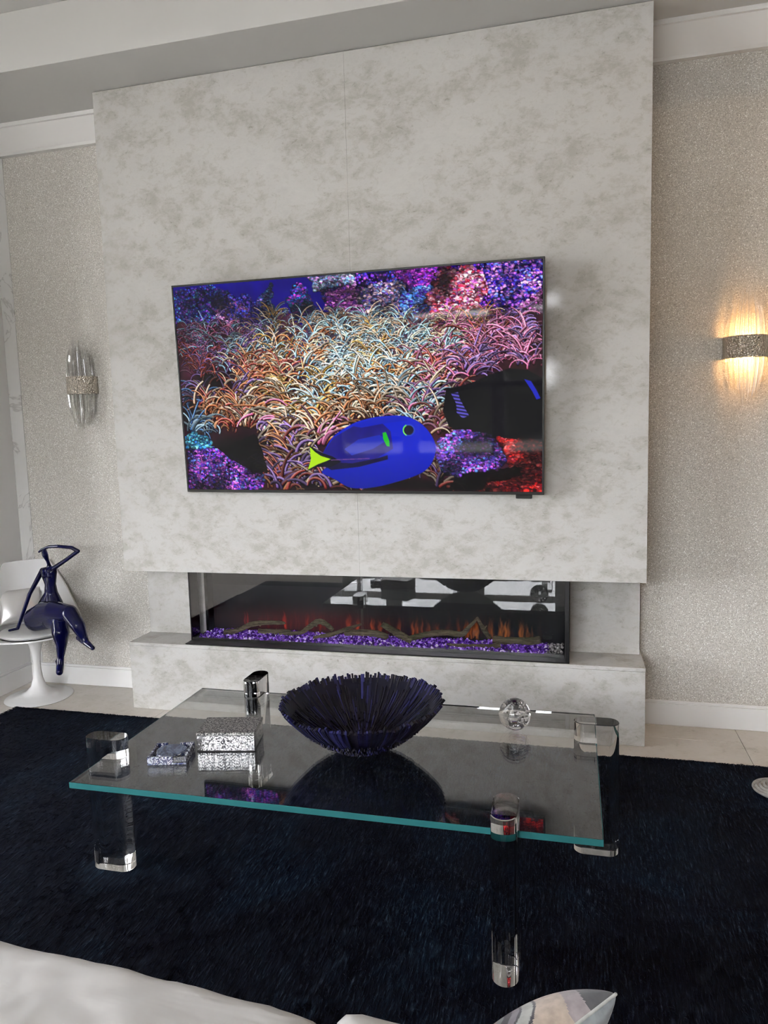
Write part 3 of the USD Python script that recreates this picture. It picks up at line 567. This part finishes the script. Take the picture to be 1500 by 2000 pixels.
# ================================================================== wall sconces
def sconce(cx, cz, lit, label):
    s = thing('wall_sconce', label, 'wall light', loc=(cx, YB, cz)); r = np.random.default_rng(31)
    hw, dp, hh = .118, .115, .061
    obj('wall_plate', box(-.07, .07, -.014, -.0005, -.052, .052, .003), 'nickel', s, False)
    th = np.linspace(PI, 2 * PI, 40); o = np.stack([hw * np.cos(th), dp * np.sin(th)], 1); i_ = o * .965
    ring = np.vstack([o, i_[::-1]]); import shapely
    band = extrude(shapely.Polygon(ring), 2 * hh); band.apply_translation([0, -.0005, -hh]); obj('band', band, 'hammered_nickel', s, 25)
    obj('crossbar', cat_(box(-hw + .004, hw - .004, -.030, -.022, -.006, .006), box(-.006, .006, -.030, -.012, -.03, .03)), 'nickel', s, False)
    k = 15
    for j in range(k):
        t = PI + (j + .5) * PI / k; e = .90 if j % 2 else .74
        x, y = hw * e * math.cos(t), dp * e * math.sin(t) - .004
        up = .18 + .16 * (1 - (x / hw) ** 2) * r.uniform(.7, 1.12) ; dn = .16 + .17 * (1 - (x / hw) ** 2) * r.uniform(.7, 1.12)
        tt = np.linspace(-1, 1, 13); zz = np.where(tt < 0, tt * dn, tt * up)
        sq = 1 - .55 * (np.abs(zz) / .34) ** 2.2
        pts = np.stack([x * sq, y * (1 - .25 * (np.abs(zz) / .34) ** 2), zz], 1)
        rad = np.full(13, .0078); rad[0] = rad[-1] = .0024; rad[1] = rad[-2] = .0070
        obj('crystal_rod', tube(pts, rad, 6), 'rod_glass' if lit else 'crystal', s, False)
    for sg in (1, -1):
        b = trimesh.creation.icosphere(2, .014); b.apply_scale([1, 1, 1.5]); b.apply_translation([0, -.052, sg * .030]); obj('bulb', b, 'warm_bulb' if lit else 'cold_bulb', s, True)
        if lit:
            l = UsdLux.SphereLight.Define(stage, str(s.GetPath()) + ('/up_light' if sg > 0 else '/down_light'))
            l.CreateRadiusAttr(.018); l.CreateIntensityAttr(LAMP); l.CreateColorAttr(Gf.Vec3f(1.0, .52, .18)); l.AddTranslateOp().Set(Gf.Vec3d(0, -.072, sg * .050))
LAMP = 200.0
DOWN = 420.0
sconce(-.474, 2.207, False, 'unlit crystal-rod wall light with hammered nickel band, left of the chimney breast')
sconce(3.842, 2.240, True, 'glowing crystal-rod wall light with hammered nickel band, right of the chimney breast')

for i, (x, y, lab) in enumerate([(4.75, -.95, 'round recessed ceiling downlight nearest the fireplace wall'), (4.75, -3.2, 'round recessed ceiling downlight over the right end of the sofa')]):
    dl = thing('recessed_downlight', lab, 'ceiling light', 'recessed ceiling downlights', loc=(x, y, ZC))
    obj('trim_ring', lathe([(.045, -.001), (.045, -.012), (.062, -.012), (.066, -.004), (.066, -.001), (.045, -.001)], 40), 'white_paint', dl, 40)
    obj('lens', lathe([(0, -.001), (.044, -.001), (.044, -.004), (0, -.004)], 32), 'warm_bulb', dl, 40)
    l = UsdLux.DiskLight.Define(stage, str(dl.GetPath()) + '/lamp'); l.CreateRadiusAttr(.044); l.CreateIntensityAttr(DOWN); l.CreateColorAttr(Gf.Vec3f(1.0, .66, .36)); l.AddTranslateOp().Set(Gf.Vec3d(0, 0, -.0135))
# ================================================================== rug
RX0, RX1, RY0, RY1, RZ = -.805, 4.75, -3.9, -.165, .014
rug = thing('rug', 'dark navy long-pile rug under the glass coffee table', 'rug')
obj('backing', box(RX0 + .004, RX1, RY0, RY1 - .004, .0004, RZ, .004), 'rug_wool', rug, False)
def pile(n=42000):
    r = np.random.default_rng(3); x = r.uniform(RX0, RX1 - .2, n); y = r.uniform(-3.1, RY1, n)
    e = 900; x[:e] = RX0 + r.uniform(0, .01, e); y[e:4 * e] = RY1 - r.uniform(0, .012, 3 * e)
    a = -PI / 2 + .25 + r.normal(0, .35, n); L = r.uniform(.014, .034, n)
    keep = np.ones(n, bool)
    for lx, ly in ((1.012, -1.675), (1.322, -.862), (3.000, -1.145), (2.688, -1.925)): keep &= (np.hypot(x - lx, y - ly) > .135)
    keep &= np.hypot(x - 3.868, y + .475) > .14
    x, y, a, L = x[keep], y[keep], a[keep], L[keep]; n = len(x)
    p0 = np.stack([x, y, np.full(n, RZ - .003)], 1); d = np.stack([np.cos(a), np.sin(a), 0 * a], 1)
    p1 = p0 + d * L[:, None] * .45 + [0, 0, .007]; p2 = p0 + d * L[:, None] + np.stack([0 * a, 0 * a, r.uniform(.004, .011, n)], 1)
    c = UsdGeom.BasisCurves.Define(stage, free(path(rug), 'pile')); c.CreateTypeAttr('linear'); c.CreateCurveVertexCountsAttr(Vt.IntArray.FromNumpy(np.full(n, 3, np.int32)))
    c.CreatePointsAttr(Vt.Vec3fArray.FromNumpy(np.stack([p0, p1, p2], 1).reshape(-1, 3).astype(np.float32)))
    c.CreateWidthsAttr(Vt.FloatArray.FromNumpy(np.tile([.0026, .0024, .0008], n).astype(np.float32))); c.SetWidthsInterpolation('vertex')
    UsdShade.MaterialBindingAPI.Apply(c.GetPrim()).Bind(M['rug_wool']); tag(c.GetPrim(), kind='stuff')
pile()

# ================================================================== coffee table
TZ = .51; TT = .024
tb = thing('coffee_table', 'clear glass coffee table on four acrylic pillar legs', 'coffee table')
import shapely
gx0, gx1, gy0, gy1 = 1.012, 3.000, -1.925, -.862
legs = {'fl': (1.012, -1.675, 0), 'bl': (1.322, -.862, 1), 'br': (3.000, -1.145, 0), 'fr': (2.688, -1.925, 1)}
EG = .0022
gl = box(gx0 + EG, gx1 - EG, gy0 + EG, gy1, TZ - TT, TZ - .0006, .0005)
obj('glass_top', gl, 'float_glass', tb, False)
obj('glass_edge', box(gx0, gx1, gy0, gy0 + EG - .0003, TZ - TT, TZ - .0006, .0006), 'glass_edge_teal', tb, False, label='teal polished front edge of the glass top')
obj('glass_edge', box(gx0, gx0 + EG - .0003, gy0 + EG, gy1, TZ - TT, TZ - .0006, .0006), 'glass_edge_teal', tb, False)
obj('glass_edge', box(gx1 - EG + .0003, gx1, gy0 + EG, gy1, TZ - TT, TZ - .0006, .0006), 'glass_edge_teal', tb, False)
def leg(x, y, along_y, side):
    L, Wd, Hh = .184, .086, .592
    st = shapely.LineString([(-(L - Wd) / 2, 0), ((L - Wd) / 2, 0)]).buffer(Wd / 2, quad_segs=14)
    ins = st.buffer(-.0025, quad_segs=14)
    k = len(ins.exterior.coords) - 1
    def ring(p, z):
        c = np.array(p.exterior.coords)[:-1]; return np.column_stack([c, np.full(len(c), z)])
    m = trimesh.convex.convex_hull(np.vstack([ring(ins, RZ + .0012), ring(st, RZ + .0037), ring(st, Hh - .0025), ring(ins, Hh)]))
    if along_y: m.apply_transform(trimesh.transformations.rotation_matrix(PI / 2, [0, 0, 1]))
    m.apply_translation([x, y, 0])
    slot = trimesh.creation.box([gx1 - gx0 + .004, gy1 - gy0 + .004, TT + .0016]); slot.apply_translation([(gx0 + gx1) / 2, (gy0 + gy1) / 2, TZ - TT / 2])
    A = manifold3d.Manifold(manifold3d.Mesh(np.float32(m.vertices), np.uint32(m.faces))); B = manifold3d.Manifold(manifold3d.Mesh(np.float32(slot.vertices), np.uint32(slot.faces)))
    v, f, _ = meshkit.arrays(A - B); return trimesh.Trimesh(v, f, process=False)
for x, y, ay in legs.values(): obj('leg', leg(x, y, ay, 0), 'acrylic', tb, 30)

# ---- spiky bowl
def bowl():
    bx, by, bz = 2.055, -1.425, TZ
    b = thing('decorative_bowl', 'wide navy bowl built of jagged radiating sticks on the glass coffee table', 'bowl', loc=(bx, by, bz)); r = np.random.default_rng(8)
    prof_r = np.array([.055, .12, .19, .26, .305, .325]); prof_z = np.array([.004, .030, .072, .128, .172, .198])
    def zr(q): return np.interp(q, prof_r, prof_z)
    th = .012
    P = [(0, .0005), (.05, .0005), (.058, .003)] + [(a, z) for a, z in zip(prof_r[1:], prof_z[1:])] + [(.316, .199)] + [(a - .004, z + th) for a, z in zip(prof_r[4:0:-1], prof_z[4:0:-1])] + [(.05, .016), (0, .016)]
    obj('shell', lathe(P, 96), 'bowl_body', b, 40)
    def stick(a, r0, r1, w, t, lift):
        q = np.linspace(r0, r1, 5); z = zr(np.minimum(q, .325)) + np.maximum(q - .325, 0) * 1.25 + lift; out = []
        pts = np.stack([q, 0 * q, z], 1); d = np.gradient(pts, axis=0); d /= np.linalg.norm(d, axis=1)[:, None]; nn = np.stack([-d[:, 2], 0 * q, d[:, 0]], 1); s = np.array([0, 1.0, 0])
        v = np.stack([pts + s * w / 2 + nn * t / 2, pts - s * w / 2 + nn * t / 2, pts - s * w / 2 - nn * t / 2, pts + s * w / 2 - nn * t / 2], 1).reshape(-1, 3); f = []
        for i in range(4):
            for j in range(4):
                A, B, C, D = i * 4 + j, i * 4 + (j + 1) % 4, (i + 1) * 4 + (j + 1) % 4, (i + 1) * 4 + j; f += [(A, B, C), (A, C, D)]
        f += [(0, 2, 1), (0, 3, 2), (16, 17, 18), (16, 18, 19)]
        m = trimesh.Trimesh(v, f, process=False); m.apply_transform(trimesh.transformations.rotation_matrix(a, [0, 0, 1])); return m
    rim = [stick(2 * PI * (k + r.uniform(-.3, .3)) / 190, r.uniform(.20, .26), .327 + r.uniform(0, .011) + (.014 if r.random() < .04 else 0), r.uniform(.0065, .0105), r.uniform(.008, .014), r.uniform(.001, .010)) for k in range(190)]
    NV = np.array([(.003, .003, .006), (.007, .006, .011), (.005, .005, .020), (.008, .008, .042), (.015, .015, .075)])
    def dye(prim, n, size, p): tint(prim, size, NV[r.choice(5, n, p=p)] * r.uniform(.7, 1.3, (n, 1)))
    dye(obj('rim_sticks', cat_(*rim), 'navy_clay', b, False, kind='stuff'), len(rim), 20, [.15, .15, .28, .26, .16])
    ins = []
    for ra, rb, n in ((.05, .15, 70), (.09, .20, 120), (.13, .25, 170), (.17, .29, 210), (.20, .30, 190)):
        for k in range(n):
            q0 = r.uniform(ra, ra + .03); ins.append(stick(2 * PI * (k + r.uniform(-.4, .4)) / n, q0, r.uniform(q0 + .03, rb), r.uniform(.004, .007), r.uniform(.006, .010), r.uniform(.010, .019)))
    dye(obj('inner_sticks', cat_(*ins), 'navy_clay', b, False, kind='stuff'), len(ins), 20, [.28, .34, .20, .12, .06])
    st = []
    for ra, n in ((.10, 60), (.13, 80), (.16, 95), (.19, 110), (.215, 120), (.24, 130)):
        for k in range(n):
            a = 2 * PI * (k + r.uniform(-.4, .4)) / n; q = ra + r.uniform(-.012, .012); c = trimesh.creation.box([.008, .005, .008]); c.apply_translation([q + .003, 0, zr(q) - .001]); c.apply_transform(trimesh.transformations.rotation_matrix(a, [0, 0, 1])); st.append(c)
    dye(obj('outer_studs', cat_(*st), 'navy_clay', b, False, kind='stuff'), len(st), 8, [.2, .3, .25, .15, .10])
bowl()

# ---- mirrored box
bxx = thing('keepsake_box', 'rectangular antiqued-mirror box with a lid on the glass coffee table', 'box', loc=(1.3743, -1.5797, TZ), rotz=.205)
obj('body', box(0, .245, 0, .165, .0015, .068, .0015), 'antique_mirror', bxx, False)
ld = obj('lid', box(-.002, .247, -.002, .167, .0705, .0835, .002), 'antique_mirror_dark', bxx, False, label='darker mottled lid')
obj('lid_seam', box(.003, .242, .003, .162, .068, .0705), 'black_metal', ld, False, label='dark gap line under the lid')
obj('base_trim', box(-.001, .246, -.001, .166, 0, .005, .001), 'black_metal', bxx, False)
# ---- coaster tray with coasters
ct = thing('coaster_tray', 'small open-cornered navy and white agate tray holding coasters, left of the mirrored box', 'tray', loc=(1.2363, -1.7374, TZ), rotz=.262)
w, d, hh, t = .158, .145, .033, .010
obj('tray_base', box(0, w, 0, d, 0, .007, .001), 'agate_tray', ct, False)
obj('tray_wall', box(0, w * .66, 0, t, .007, hh, .0012), 'agate_tray', ct, False)
obj('tray_corner', box(w * .66 + .001, w, 0, t, .007, hh, .0012), 'acrylic', ct, False, label='clear front corner of the tray')
obj('tray_wall', box(0, t, t + .0005, d - t - .0005, .007, hh, .0012), 'agate_tray', ct, False)
obj('tray_wall', box(w - t, w, t + .0005, d - t - .0005, .007, hh, .0012), 'agate_tray', ct, False)
obj('tray_wall', box(0, w * .3, d - t, d, .007, hh, .0012), 'agate_tray', ct, False)
obj('tray_wall', box(w * .62, w, d - t, d, .007, hh, .0012), 'agate_tray', ct, False)
for k, lab in enumerate(['lowest agate coaster at the bottom of the stack in the small tray', 'middle agate coaster of the stack in the small tray', 'blue-grey agate coaster lying on top of the stack in the small tray']):
    ang = np.linspace(0, 2 * PI, 48, endpoint=False); rr = .059 * (1 + .035 * np.sin(3 * ang + k) + .02 * np.sin(7 * ang + 2 * k))
    m = extrude(shapely.Polygon(np.stack([rr * np.cos(ang), rr * np.sin(ang)], 1)), .0075)
    o = thing('coaster', lab, 'coaster', 'coasters in the tray', loc=(1.2363 + math.cos(.262) * w / 2 - math.sin(.262) * d / 2, -1.7374 + math.sin(.262) * w / 2 + math.cos(.262) * d / 2, TZ + .0073 + k * .0082), rotz=.4 * k)
    sl = obj('slice', m, 'agate_coaster', o, 30)
    obj('rim', cat_(*[tube(np.stack([rr * 1.003 * np.cos(ang), rr * 1.003 * np.sin(ang), 0 * ang + .0038], 1)[[*range(48), 0]], .0028, 6)]), 'agate_tray', sl, 50)
# ---- bubble ball
ball = thing('bubble_glass_ball', 'clear crystal ball full of air bubbles on the right back of the glass coffee table', 'paperweight', loc=(2.657, -1.10, TZ))
s = trimesh.creation.icosphere(4, .069); s.apply_translation([0, 0, .0692]); obj('sphere', s, 'crystal', ball, True)
bub = []; r_ = np.random.default_rng(4)
for _ in range(60):
    while True:
        p = r_.uniform(-1, 1, 3)
        if .25 < np.linalg.norm(p) < .84: break
    q = trimesh.creation.icosphere(2, r_.uniform(.003, .0085)); q.apply_translation(p * .069 + [0, 0, .0692]); q.invert(); bub.append(q)
obj('bubbles', cat_(*bub), 'crystal', ball, True, kind='stuff')

# ================================================================== pedestal chair, sculpture, pillow
CX, CY = -.81, .066
chair = thing('pedestal_chair', 'white moulded pedestal chair with a trumpet base, beside the chimney breast at the left edge', 'chair', loc=(CX, CY, 0))
obj('pedestal', lathe([(0, 0), (.224, 0), (.229, .004), (.224, .009), (.19, .016), (.135, .027), (.085, .048), (.05, .085), (.034, .14), (.027, .20), (.026, .26), (.031, .33), (.046, .39), (.075, .425), (.10, .438), (0, .438)], 72), 'white_lacquer', chair, 40)
def shell():
    nt, nr = 120, 40; face = -PI / 4; th = np.linspace(0, 2 * PI, nt, endpoint=False); rho = np.linspace(0.02, 1, nr)
    d = np.abs((th - (face + PI) + PI) % (2 * PI) - PI); D = np.degrees(d)
    g = np.clip((113 - D) / 78, 0, 1); Hm = .49 * (g ** 1.15)
    R = .29 + .045 * np.exp(-((D - 108) / 24) ** 2) + .0 * D; Rt = np.where(D < 60, .25, R)
    Rm = R * (1 - g) + (.255) * g
    v = []
    for q in rho:
        s = np.clip((q - .5) / .5, 0, 1); sm = s * s * (3 - 2 * s)
        rad = np.where(q < .5, q / .5 * .235, .235 + (Rm - .235) * s ** .8)
        z = .442 + .028 * min(1, q / .5) ** 2.5 + .012 * s * (1 - g) + Hm * (s ** 1.5)
        v.append(np.stack([rad * np.cos(th), rad * np.sin(th), z], 1))
    v = np.array(v); top = v.reshape(-1, 3); m = trimesh.Trimesh(top, grid_faces(nr, nt, True), process=False)
    nrm = m.vertex_normals; nrm = nrm if nrm[nt // 2][2] > 0 else -nrm
    t = .010; both = np.vstack([top, top - nrm * t]); n = len(top); f = grid_faces(nr, nt, True); f2 = f[:, ::-1] + n; k = (nr - 1) * nt; e = []
    for j in range(nt):
        a, b = k + j, k + (j + 1) % nt; e += [(a, b, b + n), (a, b + n, a + n)]
    for j in range(nt):
        a, b = j, (j + 1) % nt; e += [(b, a, a + n), (b, a + n, b + n)]
    out = trimesh.Trimesh(both, np.vstack([f, f2, e]), process=False); trimesh.repair.fix_normals(out); return out
obj('seat_shell', shell(), 'white_lacquer', chair, 50)
obj('seat_cushion', lathe([(0, .452), (.205, .466), (.226, .478), (.230, .488), (.220, .498), (.17, .504), (0, .506)], 64), 'seat_cloth', chair, 50)

def sculpture():
    up = (0.0, 0.0, 0.0)
    B = [
     [(-.594, -.03, 1.080, .0165), (-.584, -.035, 1.052, .0190), (-.582, -.02, 1.012, .0105), (-.588, .0, .978, .0105), (-.592, .005, .945, .022)],
     [(-.648, .005, .935, .0185), (-.596, .005, .935, .030), (-.553, .005, .950, .0175)],
     [(-.622, .0, .925, .030), (-.592, .003, .845, .034)], [(-.568, .0, .928, .030), (-.590, .003, .845, .034)],
     [(-.592, .003, .845, .034), (-.592, .006, .773, .041), (-.625, .01, .690, .062)], [(-.592, .006, .773, .041), (-.585, .01, .690, .058)],
     [(-.648, .005, .938, .0165), (-.765, .0, .768, .0128), (-.840, -.03, .570, .0104), (-.852, -.04, .530, .0098)],
     [(-.852, -.04, .528, .0086), (-.905, -.06, .518, .0070)],
     [(-.553, .005, .955, .0150), (-.430, -.02, 1.020, .0130), (-.318, -.04, 1.083, .0128), (-.357, -.05, 1.108, .0118), (-.457, -.05, 1.116, .0106), (-.546, -.04, 1.110, .0100), (-.602, -.04, 1.090, .0088), (-.626, -.04, 1.074, .0065)],
     [(-.737, .01, .580, .068), (-.625, .01, .655, .062)], [(-.737, .01, .580, .068), (-.614, .01, .600, .064)],
     [(-.730, .0, .600, .068), (-.600, -.07, .660, .066), (-.472, -.13, .690, .0597), (-.290, -.205, .700, .0480), (-.215, -.228, .626, .0395), (-.178, -.23, .548, .0235), (-.160, -.235, .520, .0195), (-.092, -.262, .492, .0130)],
     [(-.178, -.23, .545, .0200), (-.228, -.215, .540, .0145)], [(-.228, -.215, .540, .0145), (-.160, -.235, .512, .0150)],
     [(-.612, -.0, .600, .060), (-.520, -.09, .615, .054), (-.418, -.155, .625, .0465), (-.386, -.185, .560, .0500), (-.392, -.178, .478, .0320), (-.414, -.17, .385, .0200), (-.412, -.185, .330, .0215), (-.390, -.22, .302, .0200)],
     [(-.414, -.17, .370, .0190), (-.446, -.158, .352, .0160)], [(-.446, -.158, .352, .0150), (-.412, -.185, .322, .0180)],
     [(-.616, -.018, .915, .020), (-.612, -.024, .905, .018)], [(-.572, -.018, .918, .020), (-.568, -.024, .908, .018)],
    ]
    B = [[(*q[:3], q[3] * (1.13 if q[2] < .72 else 1.06)) for q in ch] for ch in B]
    m = bones(B, .0055, 14); m.apply_translation([-(-.70), 0, -.506])
    o = thing('woman_sculpture', 'glossy navy abstract sculpture of a woman seated cross-legged on the white pedestal chair', 'sculpture', loc=(-.70, 0, .506))
    obj('figure', m, 'navy_lacquer', o, True)
sculpture()

def pillow_mesh(A, B, n_, T, nn=40, strip=None):
    """One face of a stuffed pillow: half-edges A, B, normal n_, middle thickness T."""
    a = np.linspace(-1, 1, nn); b = np.linspace(-1, 1, nn); X, Y = np.meshgrid(a, b, indexing='ij')
    t = T * ((1 - X ** 2) * (1 - Y ** 2)) ** .38; k = 1 - .07 * (1 - X ** 2) * np.abs(Y) ** 3, 1 - .07 * (1 - Y ** 2) * np.abs(X) ** 3
    return (X * k[1])[..., None] * A + (Y * k[0])[..., None] * B + t[..., None] * n_
def unit(v): v = np.array(v, float); return v / np.linalg.norm(v)
def silver_pillow():
    o = thing('silver_pillow', 'shiny silver satin throw pillow on the white pedestal chair', 'pillow', loc=(-.985, .150, .640))
    n_ = unit((.70, -.62, .42)); A = unit(np.cross((0, 0, 1), n_)); B = np.cross(n_, A); A, B = A * .15, B * .13
    f = pillow_mesh(A, B, n_, .055); g = pillow_mesh(A, B, -n_, .055); F = grid_faces(40, 40)
    obj('front_panel', trimesh.Trimesh(f.reshape(-1, 3), F, process=False), 'satin_silver', o, True); obj('back_panel', trimesh.Trimesh(g.reshape(-1, 3), F[:, ::-1], process=False), 'satin_silver', o, True)
silver_pillow()

# ================================================================== sofa in the foreground
sofa = thing('sofa', 'pale ivory upholstered sofa with plump back cushions in the foreground', 'sofa')
def put(m, c, rx=0, rz=0, ry=0):
    m = m.copy()
    if ry: m.apply_transform(trimesh.transformations.rotation_matrix(ry, [0, 1, 0]))
    if rx: m.apply_transform(trimesh.transformations.rotation_matrix(rx, [1, 0, 0]))
    if rz: m.apply_transform(trimesh.transformations.rotation_matrix(rz, [0, 0, 1]))
    m.apply_translation(c); return m
obj('base', box(.55, 3.65, -3.62, -2.72, .07, .20, .02), 'sofa_cloth', sofa, False)
obj('backrest', put(soft_block(3.1, .20, .62, 8, 64, .003, 5), (2.1, -3.53, .36)), 'sofa_cloth', sofa, True)
obj('seat_cushion', put(soft_block(1.02, .78, .17, 7, 56, .004, 6), (1.93, -3.07, .272)), 'sofa_cloth', sofa, True)
obj('seat_cushion', put(soft_block(1.02, .78, .17, 7, 56, .004, 7), (2.97, -3.07, .272)), 'sofa_cloth', sofa, True)
obj('seat_cushion', put(soft_block(.86, .78, .17, 7, 56, .004, 8), (.99, -3.07, .272)), 'sofa_cloth', sofa, True)
obj('back_cushion', put(soft_block(1.20, .30, .46, 10, 80, .010, 9), (1.885, -3.19, .549), -.12, -.05), 'sofa_cloth', sofa, True)
obj('back_cushion', put(soft_block(1.06, .26, .42, 12, 80, .010, 10), (2.972, -3.18, .492), -.10, 0, .17), 'sofa_cloth', sofa, True)
obj('back_cushion', put(soft_block(.70, .28, .44, 8, 80, .010, 12), (.92, -3.22, .565), -.12), 'sofa_cloth', sofa, True)
for x in (.65, 3.55):
    for y in (-3.54, -2.80): obj('foot', box(x - .03, x + .03, y - .03, y + .03, RZ if y > RY0 else 0, .07, .004), 'black_metal', sofa, False)

def hide_pillow():
    tip = np.array([2.985, -2.815, .69]); n_ = unit((-.62, .50, .60)); d = unit((.75, .15, .65) - np.dot((.75, .15, .65), n_) * n_); w_ = np.cross(n_, d); e = .125
    C = tip - d * e * 2 * .98; A, B = (d + w_) * e, (d - w_) * e
    o = thing('hide_pillow', 'throw pillow of curved grey, taupe and navy hide strips, standing on the ivory sofa', 'pillow', loc=tuple(C))
    nn = 101; f = pillow_mesh(A, B, n_, .085, nn); g = pillow_mesh(A, B, -n_, .07, nn)
    a = np.linspace(-1, 1, nn); X, Y = np.meshgrid(a, a, indexing='ij'); s = (X + Y) / 2 + .10 * np.sin(2.4 * (X - Y)); cuts = [-2, -.45, -.15, 0, .07, .15, .22, .245, .345, .37, .60, .74, 2]
    order = [9, 3, 0, 5, 4, 3, 4, 2, 4, 6, 8, 7]; F = grid_faces(nn, nn); sv = s.ravel()
    for i in range(len(cuts) - 1):
        q = sv[F].mean(1); sel = F[(q >= cuts[i]) & (q < cuts[i + 1])]
        if not len(sel): continue
        m = trimesh.Trimesh(f.reshape(-1, 3), sel, process=False); m.remove_unreferenced_vertices(); obj('patch', m, f'hide_{order[i]}', o, True)
    m = trimesh.Trimesh(g.reshape(-1, 3), F[:, ::-1], process=False); obj('back_panel', m, 'hide_5', o, True)
    edge = np.vstack([f[0], f[1:, -1], f[-1, -2::-1], f[-2::-1, 0]]); obj('piping', tube(edge, .0035, 6), 'hide_2', o, 60)
hide_pillow()

# ================================================================== ridged stone at the right edge
def stone():
    q = np.linspace(0, 1, 40); pr = [(0, 0)] + [(.112 * math.sin(a), .028 - .028 * math.cos(a)) for a in np.linspace(.3, PI / 2, 6)] + [(.112 * (1 - t), .030 + .022 * math.sin(t * PI / 2) + .0045 * math.sin(t * 40)) for t in np.linspace(0.02, 1, 60)]
    m = lathe(pr, 64); m.apply_scale([1, .95, 1]); return m
st = thing('ridged_stone', 'round grey stone disc with concentric ridges lying on the navy rug at the right edge', 'stone ornament', loc=(3.868, -.475, RZ))
obj('disc', stone(), 'ridged_stone', st, 40)
